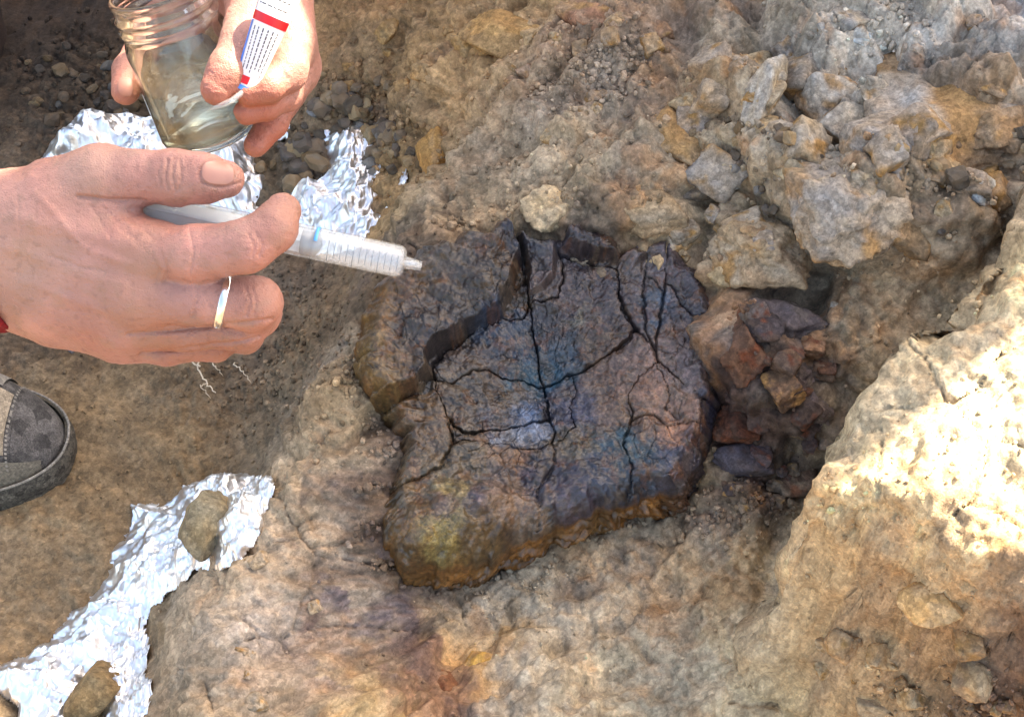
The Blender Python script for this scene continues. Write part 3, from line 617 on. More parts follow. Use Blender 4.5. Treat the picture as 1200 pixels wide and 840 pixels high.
rock('rock', 1012, 38, 24, 34, lin(176, 190, 190), 'small flat bluish white flake near the top of the bank', G1, 19, None, 0, .3, flat=.5, sub=4)
rock('rock', 1137, 232, 36, 34, lin(204, 204, 194), 'small whitish stone among brown rubble at the right edge', G1, 20, OCH, .2, .3, sub=4)
rock('rock', 1175, 120, 90, 50, BRN, 'ochre brown rock under the slab at the right edge', G1, 21, OCH, .5, .4, yaw=.5)
rock('rock', 1098, 196, 44, 38, TAN, 'tan angular rock between the diamond block and the whitish stone', G1, 22, OCH, .3, .35, sub=4)
rock('rock', 868, 66, 84, 40, TAN, 'flat tan ledge of rock at the top above the ochre rock', G1, 23, OCH, .5, .5)
rock('rock', 997, 342, 32, 42, PALE, 'thin pale upright flake below the grey nodular rock', G1, 24, None, 0, .3, sub=4, flat=.5)
rock('rock', 935, 150, 62, 52, GREY, 'grey stone with ochre rim above the crushed pebbles', G1, 25, OCH, .45, .4, sub=4)
rock('rock', 1000, 108, 66, 52, lin(186, 172, 150), 'cream rock with orange stained front below the bluish flake', G1, 26, OCH, .55, .4, sub=4)
rock('rock', 1060, 262, 70, 60, BRN, 'brown wedge of rock right of the grey nodular rock', G1, 27, OCH, .2, .5, sub=4)
rock('rock', 1165, 175, 70, 40, lin(122, 104, 82), 'dull brown plate of rock leaning under the ochre rock at right edge', G1, 28, None, 0, .4, sub=4, yaw=.5)
rock('rock', 643, 246, 62, 50, lin(176, 154, 120), 'pale tan lump of matrix touching the upper rim of the bone', G1, 231, None, 0, .62, planes=22, rough=.12)
rock('rock', 760, 258, 84, 44, lin(150, 130, 102), 'tan lump of matrix above the right half of the bone', G1, 30, None, 0, .5, sub=4)
rock('rock', 700, 20, 90, 44, lin(150, 104, 78), 'reddish brown rock at the top edge of the picture', G1, 31, OCH, .3, .5, sub=4)
rock('rock', 600, 28, 110, 60, lin(178, 140, 88), 'yellow brown overhanging rock at the top edge, left of the reddish one', G1, 32, OCH, .3, .5, sub=5)
rock('rock', 508, 150, 36, 60, lin(176, 128, 66), 'small golden brown rock standing beside the pebble pile', G1, 33, None, 0, .45, sub=4)
rock('rock', 930, 205, 40, 34, lin(170, 152, 118), 'tan knob of rock in the middle of the crushed pebbles', G1, 34, None, 0, .4, sub=4)
rock('rock', 905, 372, 110, 62, PURP, 'long purple grey lump along the top of the dark lumps', G2, 41, DARK, .3, .45, planes=16, rough=.12)
rock('rock', 862, 425, 52, 74, lin(100, 72, 54), 'rusty orange and brown lump against the right edge of the bone', G2, 42, RUST, .5, .45, rough=.1)
rock('rock', 915, 425, 60, 56, PURP, 'purple lump with a white streak between the rusty and the outer lump', G2, 43, DARK, .4, .45, rough=.12)
rock('rock', 913, 474, 44, 46, lin(112, 84, 60), 'tan brown block sitting under the purple lumps', G2, 44, OCH, .3, .35, planes=8)
rock('rock', 960, 432, 56, 84, lin(108, 94, 92), 'tall grey purple lump at the outer right of the dark lumps', G2, 45, BRN, .4, .4, rough=.1)
rock('rock', 868, 492, 60, 44, lin(108, 62, 42), 'orange red iron stained lump beside the bone', G2, 46, RUST, .6, .45, rough=.12)
rock('rock', 866, 538, 66, 42, lin(70, 70, 80), 'blue grey stone lying below the orange red lump', G2, 47, DARK, .3, .35, sub=4)
rock('rock', 935, 530, 64, 48, lin(80, 54, 42), 'dark red brown lump in the hollow beside the pale bank', G2, 48, RUST, .3, .45)
rock('rock', 985, 480, 44, 44, lin(110, 92, 80), 'grey brown lump in the shadow of the pale bank', G2, 49, None, 0, .4, sub=4)
rock('rock', 927, 566, 16, 14, lin(186, 176, 168), 'tiny pale chip in the dark gravel below the red lump', G2, 50, None, 0, .3, sub=3)
rock('rock', 1095, 690, 90, 70, lin(176, 136, 84), 'ochre lump on the shaded front of the pale bank', 'rocks in the front bank', 51, OCH, .4, .72, sub=5)
rock('rock', 1020, 818, 60, 36, lin(150, 128, 100), 'flat brown grey stone at the bottom edge under the pale bank', 'rocks in the front bank', 52, None, 0, .6, sub=4, yaw=-.4)
rock('rock', 1150, 770, 50, 60, lin(166, 140, 104), 'upright tan stone near the bottom right corner', 'rocks in the front bank', 53, None, 0, .62, sub=4)
rock('rock', 560, 768, 44, 30, lin(196, 146, 60), 'yellow ochre nodule in the bank below the bone', 'rocks in the front bank', 54, OCH, .5, .68, sub=4)
rock('rock', 520, 792, 60, 44, lin(132, 86, 56), 'red brown nodule next to the yellow ochre one', 'rocks in the front bank', 55, RUST, .3, .68, sub=4)
rock('rock', 88, 396, 38, 26, lin(112, 116, 122), 'smooth blue grey pebble on the ground below the wrist', 'stones on the trench floor', 56, None, 0, .35, sub=4, planes=20)

# angular pieces of the bank itself, bedded in it
def bedded(n, cx, cy, sx, sy, ang, smin, smax, seed, tones, stain=lin(150, 114, 68), sink=(-.7, -.1)):
    r_ = np.random.RandomState(seed); a = r_.uniform(-1, 1, size=(n, 2)) * [sx, sy]; c, s = math.cos(ang), math.sin(ang)
    px = cx + c * a[:, 0] - s * a[:, 1]; py = cy + s * a[:, 0] + c * a[:, 1]; g = ground_hit(px, py)
    for i in range(n):
        d = (g[i] - CAM) @ FWD; w = (smin + (smax - smin) * r_.rand() ** 1.6) / F * d / 2; V, Q = rock_verts(seed * 50 + i, 3 if w < .012 else 4, r_.randint(3, 9), .09)
        b = gcol(g[i, 0], g[i, 1]); t = tones[r_.randint(len(tones))]; k = r_.uniform(.25, .8); C = stone_col(V, b * (1 - k) + k * t, seed * 50 + i, .5, stain, r_.uniform(0, .35) if r_.rand() < .5 else 0)
        S = w * np.array([r_.uniform(.8, 1.35), r_.uniform(.8, 1.2), r_.uniform(.6, 1.0)]); th = r_.uniform(0, 3.14)
        V = (V * S) @ np.array([[math.cos(th), -math.sin(th), 0], [math.sin(th), math.cos(th), 0], [0, 0, 1]]).T
        me = np_mesh('rock', V, Q, smooth=w > .012); set_col(me, C); o = obj('rock', me, M_rock, ground)
        o.location = (g[i, 0], g[i, 1], gz(g[i, 0], g[i, 1])[0] + S[2] * r_.uniform(*sink)); o.rotation_euler = (r_.uniform(-.4, .4), r_.uniform(-.4, .4), 0)
bedded(60, 990, 150, 190, 130, -.3, 20, 84, 3, [GREY, PALE, TAN, lin(150, 136, 116), GREY])
bedded(16, 1130, 190, 70, 60, -.5, 16, 50, 4, [BRN, lin(120, 104, 84), TAN])
bedded(14, 860, 270, 70, 40, .3, 20, 56, 5, [TAN, lin(150, 134, 108), GREY])
bedded(34, 915, 440, 62, 105, .15, 16, 52, 6, [PURP, DARK, lin(84, 62, 50), lin(76, 66, 66), lin(92, 56, 42)], lin(98, 56, 38), (-.85, -.3))
bedded(16, 890, 570, 66, 26, -.35, 10, 26, 7, [DARK, lin(124, 110, 94), lin(150, 138, 120)])
bedded(16, 700, 70, 110, 60, -.5, 14, 44, 8, [lin(160, 130, 94), lin(150, 112, 84), TAN])
bedded(14, 480, 70, 90, 60, -.6, 16, 50, 9, [lin(166, 128, 78), lin(150, 116, 74)])
bedded(14, 1080, 790, 120, 45, 0, 14, 50, 11, [lin(150, 116, 78), lin(176, 148, 108), BRN])
bedded(7, 300, 740, 70, 60, -.9, 14, 40, 12, [lin(168, 146, 116), lin(150, 128, 100)])

# loose pebbles: shared meshes, one object each
PM = []
for k in range(14):
    V, Q = rock_verts(300 + k, 2 if k < 10 else 3, 9, .08); base = [lin(122,104,84), lin(104,92,80), lin(140,118,90), lin(96,84,70), lin(128,122,114), lin(150,126,92), lin(112,92,66)][k % 7]
    me = np_mesh('pebble', V, Q, smooth=False); set_col(me, stone_col(V, base, 300 + k, .5)); me.materials.append(M_rock); PM.append(me)
rs = np.random.RandomState(5)
def scatter(n, cx, cy, sx, sy, smin, smax, ang=0.0):
    a = rs.normal(size=(n, 2)) * [sx, sy]; c, s = math.cos(ang), math.sin(ang)
    return [(cx + c * x - s * y, cy + s * x + c * y, rs.uniform(smin, smax) if rs.rand() < .85 else smax * 1.35) for x, y in a]
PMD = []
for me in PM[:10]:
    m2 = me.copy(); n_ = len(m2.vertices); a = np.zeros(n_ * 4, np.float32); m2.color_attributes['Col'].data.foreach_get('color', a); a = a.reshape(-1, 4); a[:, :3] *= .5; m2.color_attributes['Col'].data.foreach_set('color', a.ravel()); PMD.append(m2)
def pebbles(spots, label, group, PM=PM):
    g = ground_hit([s[0] for s in spots], [s[1] for s in spots])
    for (px, py, s), p in zip(spots, g):
        o = bpy.data.objects.new('pebble', PM[rs.randint(len(PM))]); col.objects.link(o)
        r = s / F * ((p - CAM) @ FWD) / 2
        o.scale = (r * rs.uniform(.9, 1.3), r * rs.uniform(.7, 1.1), r * rs.uniform(.55, .9)); o.rotation_euler = (rs.uniform(-.4, .4), rs.uniform(-.4, .4), rs.uniform(0, 6.28))
        o.location = (p[0], p[1], gz(p[0], p[1])[0] + r * .25); tag(o, label, 'pebble', group)
pebbles(scatter(95, 428, 150, 32, 24, 9, 21, .5), 'loose grey brown pebble heaped beside the crumpled foil', 'pebbles heaped by the foil')
pebbles(scatter(38, 350, 190, 22, 22, 11, 24, .4), 'brown clod lying between the two foil sheets', 'clods between the foil sheets')
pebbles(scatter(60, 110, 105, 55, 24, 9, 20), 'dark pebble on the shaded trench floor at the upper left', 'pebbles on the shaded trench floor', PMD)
pebbles(scatter(60, 915, 195, 34, 20, 8, 17, -.3), 'angular cream pebble in the crushed patch of the bank', 'crushed pebbles in the bank')
pebbles(scatter(34, 1130, 205, 44, 26, 10, 26, -.5), 'tan angular rubble piece at the right edge of the bank', 'rubble at the right edge')
# uncountable crumbs of earth
def crumbs(name, areas, label, seed):
    r2 = np.random.RandomState(seed); V0, Q0 = rock_verts(77, 2, 8, .1); Vs = []; Qs = []; Cs = []; n = 0
    for cnt, cx, cy, sx, sy, ang, smin, smax in areas:
        a = r2.normal(size=(cnt, 2)) * [sx, sy]; c, s = math.cos(ang), math.sin(ang)
        px = cx + c * a[:, 0] - s * a[:, 1]; py = cy + s * a[:, 0] + c * a[:, 1]
        ok = (px > -60) & (px < 1260) & (py > -60) & (py < 900); g = ground_hit(px[ok], py[ok]); zz = gz(g[:, 0], g[:, 1]); cc = gcol(g[:, 0], g[:, 1])
        for p, z, c0 in zip(g, zz, cc):
            rr = smin + (smax - smin) * r2.rand() ** 2.5; t = r2.rand() * 6.28; R = np.array([[math.cos(t), -math.sin(t), 0], [math.sin(t), math.cos(t), 0], [0, 0, 1]])
            Vs.append((V0 * rr * r2.uniform(.6, 1.3, 3)) @ R.T + [p[0], p[1], z + rr * .3]); Qs.append(Q0 + n); n += len(V0); Cs.append(np.repeat((c0 * r2.uniform(.65, 1.45))[None], len(V0), 0))
    me = np_mesh(name, np.concatenate(Vs), np.concatenate(Qs), False); set_col(me, np.clip(np.concatenate(Cs), .01, .6)); o = obj(name, me, M_rock)
    tag(o, label, None, None, 'stuff'); return o
crumbs('gravel', [(700,340,360,70,60,.4,.0008,.003),(500,320,440,60,50,.4,.0008,.003),(400,120,110,90,50,0,.001,.004),(350,100,560,90,80,0,.0006,.002),(500,430,140,45,35,.5,.001,.004),(500,620,160,110,60,-.4,.0008,.003),(350,700,90,40,30,0,.001,.0035),(450,940,180,80,60,-.3,.001,.004),(250,900,590,50,22,-.3,.0008,.003),(300,1080,280,70,40,-.6,.0008,.003),(250,1090,520,90,90,0,.0006,.002),(250,650,740,160,50,0,.0006,.002),(150,1130,820,60,20,0,.001,.004),(200,60,300,50,80,0,.001,.003),(120,620,690,60,14,-.4,.0008,.0025),(260,690,95,34,22,-.4,.0012,.004),(120,1060,45,34,22,.2,.0015,.005),(160,890,585,44,16,-.4,.001,.004)] + [(26, x_, y_, 14, 8, 0, .001, .0042) for x_, y_ in ((408,430),(412,465),(436,500),(446,540),(438,585),(432,640),(450,675),(490,690),(540,684),(590,668),(640,645),(690,622),(740,604),(790,592),(825,570),(845,530),(858,470),(860,420),(540,268),(660,256),(740,266),(800,262),(840,300))],
       'fine crumbs of earth and grit scattered over the dug surface', 9)

# ------------------------------------------------------------------ crumpled foil
M_foil, N, L, B = mat_new('aluminium_foil')
B.inputs['Metallic'].default_value = 1.0; B.inputs['Base Color'].default_value = (.84, .83, .82, 1)
nz = N.new('ShaderNodeTexNoise'); nz.inputs['Scale'].default_value = 120; tcn = N.new('ShaderNodeTexCoord'); L.new(tcn.outputs['Object'], nz.inputs['Vector'])
mrn = N.new('ShaderNodeMapRange'); mrn.inputs[3].default_value = .26; mrn.inputs[4].default_value = .5; L.new(nz.outputs[0], mrn.inputs[0]); L.new(mrn.outputs[0], B.inputs['Roughness'])
vb = N.new('ShaderNodeTexVoronoi'); vb.inputs['Scale'].default_value = 330; L.new(tcn.outputs['Object'], vb.inputs['Vector'])
bb = N.new('ShaderNodeBump'); bb.inputs['Strength'].default_value = .2; bb.inputs['Distance'].default_value = .0005; L.new(vb.outputs['Distance'], bb.inputs['Height']); L.new(bb.outputs[0], B.inputs['Normal'])
def crumple(x, y, seed):
    """folded sheet: creases in many directions, like paper crushed and opened again"""
    r_ = np.random.RandomState(seed); h_ = 0; wx = x + .006 * fbm2(x * 40, y * 40, 3, seed); wy = y + .006 * fbm2(x * 40, y * 40, 3, seed + 1)
    for lam, amp in ((.08, .014), (.040, .0095), (.019, .0044), (.009, .0019), (.0045, .0007)):
        for k in range(3):
            t = r_.rand() * 3.14; ph = r_.rand() * 9; q = (math.cos(t) * wx + math.sin(t) * wy) / lam + ph + 1.1 * fbm2(wx / lam * .35, wy / lam * .35, 2, seed + k * 7 + int(lam * 1e4))
            h_ = h_ + amp * (np.abs(q - np.floor(q) - .5) * 2 - .5) * .6
    return h_
def foil(name, outline, label, seed, lift=.012, step=.0011, holes=()):
    P = ground_hit([p[0] for p in outline], [p[1] for p in outline]); L_ = P[:, :2]
    lo = L_.min(0) - .01; hi = L_.max(0) + .01; xs = np.arange(lo[0], hi[0], step); ys = np.arange(lo[1], hi[1], step); X, Y = np.meshgrid(xs, ys, indexing='ij')
    wx = X + .006 * fbm2(X * 40, Y * 40, 3, seed + 3); wy = Y + .006 * fbm2(X * 40, Y * 40, 3, seed + 4)
    s = np.where(inside(wx, wy, L_), 1, -1) * poly_dist(wx, wy, L_, True)
    z = gz0(X, Y) + .004 + lift * sstep(0, .03, s) + crumple(X, Y, seed) * (.5 + .5 * sstep(0, .02, s)) - .004 * (1 - sstep(0, .006, s))
    ok = s > 0; idx = np.full(X.shape, -1); 
    qm = ok[:-1, :-1] & ok[1:, :-1] & ok[1:, 1:] & ok[:-1, 1:]
    use = np.zeros(X.shape, bool); use[:-1, :-1] |= qm; use[1:, :-1] |= qm; use[1:, 1:] |= qm; use[:-1, 1:] |= qm
    idx[use] = np.arange(use.sum()); i, j = np.nonzero(qm)
    Q = np.stack([idx[i, j], idx[i + 1, j], idx[i + 1, j + 1], idx[i, j + 1]], 1)
    dx = .0025 * fbm2(X * 150, Y * 150, 2, seed + 8); dy = .0025 * fbm2(X * 150, Y * 150, 2, seed + 9)
    me = np_mesh(name, np.stack([(X + dx)[use], (Y + dy)[use], z[use]], 1), Q, smooth=True); o = obj(name, me, M_foil)
    so = o.modifiers.new('thickness', 'SOLIDIFY'); so.thickness = .0004
    tag(o, label, 'foil', 'crumpled foil sheets on the trench floor')
    def zf(x, y):
        a = np.clip(((np.atleast_1d(x) - xs[0]) / step).astype(int), 0, len(xs) - 1); b = np.clip(((np.atleast_1d(y) - ys[0]) / step).astype(int), 0, len(ys) - 1); return z[a, b]
    return zf
fz1 = foil('foil_sheet', [(-60,790),(0,772),(30,768),(65,745),(100,700),(125,650),(150,620),(150,592),(185,583),(215,565),(250,554),(290,554),(320,562),(318,595),(312,622),(286,655),(255,672),(225,676),(203,692),(182,715),(170,735),(174,760),(178,800),(174,850),(165,900),(10,900),(18,830),(0,815),(-60,830)], 'large bright foil sheet at the lower left with two stones on it', 61, .02)
foil('foil_sheet', [(45,192),(55,166),(90,142),(140,136),(185,138),(240,148),(300,140),(325,132),(348,146),(335,165),(305,172),(312,205),(300,255),(180,245),(90,205)], 'dark glinting foil sheet behind the jar and the hand with the syringe', 62, .02)
foil('foil_sheet', [(358,148),(395,142),(426,152),(446,182),(450,215),(446,258),(430,284),(375,300),(330,285),(318,255),(338,225),(368,204),(384,186),(372,170)], 'curved strip of pale crumpled foil between the pebbles and the syringe', 63, .02)
foil('foil_sheet', [(470,192),(479,195),(478,215),(462,235),(462,255),(448,252),(450,232),(465,215)], 'small scrap of foil at the foot of the slope', 64, .008)
def on_foil(px, py, w, h_, base, label, seed, zf, planes=9, stain=None):
    g = ground_hit(px, py + h_ * .2)[0]; g[2] = zf(g[0], g[1])[0]
    return rock('stone', px, py, w, h_, base, label, 'stones weighing down the foil', seed, stain, .3, .22, planes=planes, rough=.05, cat='stone', p=g, dusty=.15)
on_foil(250, 622, 66, 80, lin(128, 112, 84), 'angular olive brown stone on the upper end of the bright foil', 173, fz1, 16)
on_foil(122, 815, 66, 84, lin(132, 106, 70), 'brown stone on the foil cut by the bottom edge of the picture', 176, fz1, 16)

# ------------------------------------------------------------------ rootlets
M_root = plain('pale_root', lin(214, 196, 168), .7)
roots = empty('rootlet', ground_hit(235, 440)[0])
for pts, r in (([(212,424),(226,432),(236,440),(244,456),(256,474)], .0009), ([(236,440),(236,424),(233,412)], .0008), ([(244,424),(256,442),(262,440)], .0006), ([(244,456),(238,464),(248,468)], .0005), ([(275,432),(288,448),(296,452)], .0005)):
    g = ground_hit([p[0] for p in pts], [p[1] for p in pts]); g[:, 2] = gz(g[:, 0], g[:, 1]) + .012 + .006 * np.sin(np.arange(len(g)) * 2.1)
    t = np.linspace(0, len(g) - 1, len(g) * 5); P = np.stack([np.interp(t, np.arange(len(g)), g[:, k]) for k in range(3)], 1); P += np.random.RandomState(3).normal(size=P.shape) * .0006
    V, Q = tube(P, np.linspace(r, r * .5, len(P)), 6); keep(obj('strand', np_mesh('strand', V, Q), M_root), roots)
tag(roots, 'thin pale branching rootlet on the ground below the hand with the syringe', 'root')
gp = ground_hit([62, 95], [708, 700]); gp[:, 2] = gz(gp[:, 0], gp[:, 1]) + .004
# ------------------------------------------------------------------ hands
def smin(a, b, k):
    h_ = np.clip(.5 + .5 * (b - a) / k, 0, 1); return b * (1 - h_) + a * h_ - k * h_ * (1 - h_)
def cone(P, a, b, ra, rb):
    ab = b - a; t = np.clip(((P - a) @ ab) / (ab @ ab), 0, 1); d = P - a - t[..., None] * ab
    return np.sqrt((d * d).sum(-1)) - (ra + (rb - ra) * t)
def chain(P, J, k=.004):
    d = None
    for (a, ra), (b, rb) in zip(J[:-1], J[1:]):
        c = cone(P, a, b, ra, rb); d = c if d is None else smin(d, c, k)
    return d
def J(*pts): return [(at(x, y, d), r * d / F) for x, y, d, r in pts]
def hand_sdf(spec):
    def f(P):
        palm = None
        for ch in spec['palm']:
            c = chain(P, ch); palm = c if palm is None else smin(palm, c, .012)
        tot = palm
        for ch, k in spec['digits']: tot = smin(tot, smin(palm, chain(P, ch), k), .0016)
        return tot
    return f
def hand_mesh(name, spec, h_=.0014):
    f = hand_sdf(spec); A = np.array([a for ch in spec['palm'] + [c for c, _ in spec['digits']] for a, r in ch]); Rm = max(r for ch in spec['palm'] + [c for c, _ in spec['digits']] for a, r in ch)
    lo = A.min(0) - Rm - .006; hi = A.max(0) + Rm + .006; n = np.ceil((hi - lo) / h_).astype(int) + 1
    K = 5; nc = n // K + 2; C_ = lo + h_ * K * (np.stack(np.meshgrid(*[np.arange(m) for m in nc], indexing='ij'), -1) + .5)
    dc = f(C_); act = np.abs(dc) < h_ * K * 1.25 + .001
    G = np.repeat(np.repeat(np.repeat(dc, K, 0), K, 1), K, 2).astype(np.float32)
    ai = np.argwhere(act); of = np.stack(np.meshgrid(*[np.arange(K)] * 3, indexing='ij'), -1).reshape(-1, 3)
    for i in range(0, len(ai), 1500):
        I_ = (ai[i:i + 1500, None] * K + of[None]).reshape(-1, 3); G[I_[:, 0], I_[:, 1], I_[:, 2]] = f(lo + h_ * I_)
    V, Q = surface_nets(G, lo, h_)
    me = np_mesh(name, V, Q); o = obj(name, me); m = o.modifiers.new('s', 'SUBSURF'); m.levels = 1
    dg = bpy.context.evaluated_depsgraph_get(); me2 = bpy.data.meshes.new_from_object(o.evaluated_get(dg)); bpy.data.objects.remove(o); me2.name = name
    V = np.zeros(len(me2.vertices) * 3, np.float32); me2.vertices.foreach_get('co', V); V = V.reshape(-1, 3).astype(float)
    Nn = np.zeros(len(V) * 3, np.float32); me2.vertices.foreach_get('normal', Nn); return me2, V, Nn.reshape(-1, 3), f
def finish_hand(me, V, Nn, creases, blobs, base, seed):
    px, py, dd = project(V); face = (Nn @ -FWD) > -.1; disp = .0003 * fbm3(V, 700, 2, seed) + .0014 * fbm3(V, 70, 3, seed + 1)
    for w, dep, pts in creases:
        d = poly_dist(px + 1.5 * fbm2(px * .08, py * .08, 2, 3), py, np.array(pts, float)); disp = disp - np.where(face, dep * np.exp(-(d / w) ** 2), 0)
    V2 = V + Nn * disp[:, None]; me.vertices.foreach_set('co', V2.astype(np.float32).ravel()); me.update()
    C = np.repeat(np.asarray(base)[None], len(V), 0) * (1 + .4 * fbm3(V, 60, 4, seed + 2))[:, None] * (1 + .5 * fbm3(V, 28, 3, seed + 6)[:, None] * np.array([.25, -.15, -.2]))
    for x, y, d, r, c in blobs:
        w = np.exp(-((V - at(x, y, d)) ** 2).sum(1) / (r * d / F) ** 2)[:, None]; C = C * (1 - w) + w * np.asarray(c)
    fr = sstep(.18, .4, fbm3(V, 420, 2, seed + 5))[:, None]; C = C * (1 - .16 * fr); dirt = sstep(.1, .4, fbm3(V, 130, 4, seed + 7))[:, None]; C = C * (1 - .22 * dirt) + .22 * dirt * lin(128, 104, 82)
    set_col(me, C)
M_skin, N, L, B = mat_new('skin')
vc = N.new('ShaderNodeVertexColor'); vc.layer_name = 'Col'; L.new(vc.outputs[0], B.inputs['Base Color'])
B.inputs['Roughness'].default_value = .48; B.inputs['Subsurface Weight'].default_value = .12; B.inputs['Subsurface Radius'].default_value = (1.0, .35, .18); B.inputs['Subsurface Scale'].default_value = .006; B.inputs['Specular IOR Level'].default_value = .4
tcn = N.new('ShaderNodeTexCoord'); v1 = N.new('ShaderNodeTexVoronoi'); v1.inputs['Scale'].default_value = 750; v1.feature = 'DISTANCE_TO_EDGE'; n1 = N.new('ShaderNodeTexNoise'); n1.inputs['Scale'].default_value = 350; n1.inputs['Detail'].default_value = 4
L.new(tcn.outputs['Object'], v1.inputs['Vector']); L.new(tcn.outputs['Object'], n1.inputs['Vector'])
ma = N.new('ShaderNodeMath'); ma.operation = 'ADD'; L.new(v1.outputs['Distance'], ma.inputs[0]); L.new(n1.outputs[0], ma.inputs[1])
bb = N.new('ShaderNodeBump'); bb.inputs['Strength'].default_value = .6; bb.inputs['Distance'].default_value = .0007; L.new(ma.outputs[0], bb.inputs['Height']); L.new(bb.outputs[0], B.inputs['Normal'])
M_nail = plain('nail', lin(152, 106, 90), .32)
SKIN = lin(158, 111, 97)
near = {'palm': [J((-230,290,.732,80),(-60,258,.713,54),(-25,252,.712,50),(70,262,.700,46),(165,294,.690,38)), J((-230,310,.735,80),(-60,305,.717,56),(-20,300,.714,56),(80,318,.704,44),(160,342,.692,37)),
                 J((-230,315,.737,78),(-30,312,.718,48),(70,350,.712,40),(150,376,.703,33)), J((-30,318,.722,42),(70,368,.722,36),(140,394,.718,28)), J((10,268,.705,52),(70,235,.697,46),(118,213,.692,39))],
        'digits': [(J((70,236,.697,44),(118,212,.690,39),(160,209,.687,32),(205,208,.684,31),(240,209,.683,28.5),(264,210,.685,23)), .006),
                   (J((165,297,.689,37),(230,299,.678,33),(292,288,.671,30),(320,268,.672,27),(333,247,.677,21.5)), .010),
                   (J((160,345,.691,36),(230,350,.687,31),(298,355,.689,30.5),(300,368,.712,27),(235,368,.725,25)), .009),
                   (J((150,380,.703,32),(220,385,.702,26),(286,384,.706,25),(284,390,.728,23),(225,386,.738,22)), .007),
                   (J((140,398,.718,26),(195,404,.719,22),(252,403,.723,21),(250,402,.742,20),(195,394,.748,19)), .006)]}
me, V, Nn, f_near = hand_mesh('hand', near)
finish_hand(me, V, Nn, [(1.8,.0008,[(280,192),(262,186),(244,188),(236,196),(234,205),(238,214),(250,219),(266,219),(282,214)]),(2.0,.0009,[(196,188),(193,206),(197,222)]),(2.0,.0008,[(204,186),(202,207),(206,224)]),(1.8,.0007,[(211,188),(213,208),(210,222)]),(1.8,.0005,[(188,190),(185,205),(188,218)]),
    (3.2,.0018,[(92,231),(130,236),(168,238)]),(2.2,.0012,[(150,392),(200,388),(290,378),(318,374)]),(2.2,.0012,[(165,414),(210,410),(270,402),(304,394)]),(2.2,.0005,[(150,255),(168,268),(180,280)]),(2.2,.0005,[(140,268),(158,280)]),(2.2,.0006,[(300,272),(308,286),(305,300)]),(2.0,.0005,[(292,275),(298,290),(296,302)]),
    (2.2,.0006,[(288,336),(292,352),(289,370)]),(2.0,.0005,[(296,338),(300,354),(297,370)]),(2.5,.0006,[(60,300),(90,312),(120,318)]),(9,-.0009,[(20,255),(80,270),(150,285)]),(8,-.0008,[(10,290),(80,315),(145,335)]),(6,-.0006,[(30,330),(90,355),(140,370)]),(5,-.0007,[(40,225),(75,262),(100,290),(150,310)]),(2.0,.0005,[(180,300),(186,318),(182,334)]),(2.0,.0005,[(190,298),(196,316),(192,332)]),(1.8,.0006,[(222,270),(226,295),(222,322)]),(1.8,.0004,[(105,240),(120,262),(130,280)]),(1.8,.0004,[(118,240),(136,258),(150,270)]),(2,.0005,[(225,325),(232,350),(226,372)]),(2.0,.0004,[(20,230),(24,270),(20,320)])],
    [(170,300,.68,40,lin(151,109,90)),(160,350,.685,36,lin(150,107,88)),(320,250,.67,36,lin(148,101,84)),(300,355,.68,34,lin(147,99,81)),(260,400,.71,46,lin(140,88,68)),(200,400,.70,40,lin(145,97,77)),(270,208,.675,22,lin(153,107,93)),(205,208,.675,22,lin(147,107,91)),(100,200,.68,40,lin(158,121,104)),(40,300,.70,60,lin(156,121,101))], SKIN, 400)
person1 = empty('person', at(-520, 350, .765)); tag(person1, 'right hand with ring and red cuff, reaching in from the left with the syringe', 'person')
keep(obj('hand', me, M_skin), person1)
def nail(f, c, tip, wide, ln, wd, parent, lift=.0005):
    ux = (tip - c) / np.linalg.norm(tip - c); wv_ = wide - ux * (wide @ ux); wv_ /= np.linalg.norm(wv_); nn = np.cross(ux, wv_)
    if nn @ (CAM - c) < 0: nn = -nn
    nu, nv = 22, 18; P = []
    for i in range(nu):
        for j in range(nv):
            s = i / (nu - 1) * 2 - 1; t = j / (nv - 1) * 2 - 1
            lim = math.sqrt(max(.03, 1 - abs(s) ** 3.2))
            P.append(c + ux * s * ln + wv_ * t * wd * lim + nn * .012)
    P = np.array(P)
    for _ in range(12): P = P - nn * (f(P) - lift)[:, None] * .8
    a = (np.arange(nu - 1)[:, None] * nv + np.arange(nv - 1)[None]).ravel(); Q = np.stack([a, a + 1, a + nv + 1, a + nv], 1)
    o = obj('nail', np_mesh('nail', P, Q), M_nail); m = o.modifiers.new('t', 'SOLIDIFY'); m.thickness = .0006; m.offset = -1; return keep(o, parent)
nail(f_near, at(256, 202, .672), at(288, 204, .676), UPV, 19 * .68 / F, 14 * .68 / F, person1, .0002)
# ring
M_ring = plain('silver', (.80, .80, .82), .2, 1.0)
rc = at(261, 352.5, .6885); ra = at(298, 355, .689) - at(230, 350, .687); rr = 31.2 * .688 / F
V, Q = lathe([(rr - .0008, -.0021), (rr + .0004, -.0021), (rr + .0011, -.0013), (rr + .0013, 0), (rr + .0011, .0013), (rr + .0004, .0021), (rr - .0008, .0021)], rc, ra + UPV * -.004 + FWD * .004, 72, True)
ro = obj('ring', np_mesh('ring', V, Q), M_ring); tag(ro, 'plain silver ring on a finger of the hand with the syringe', 'ring')
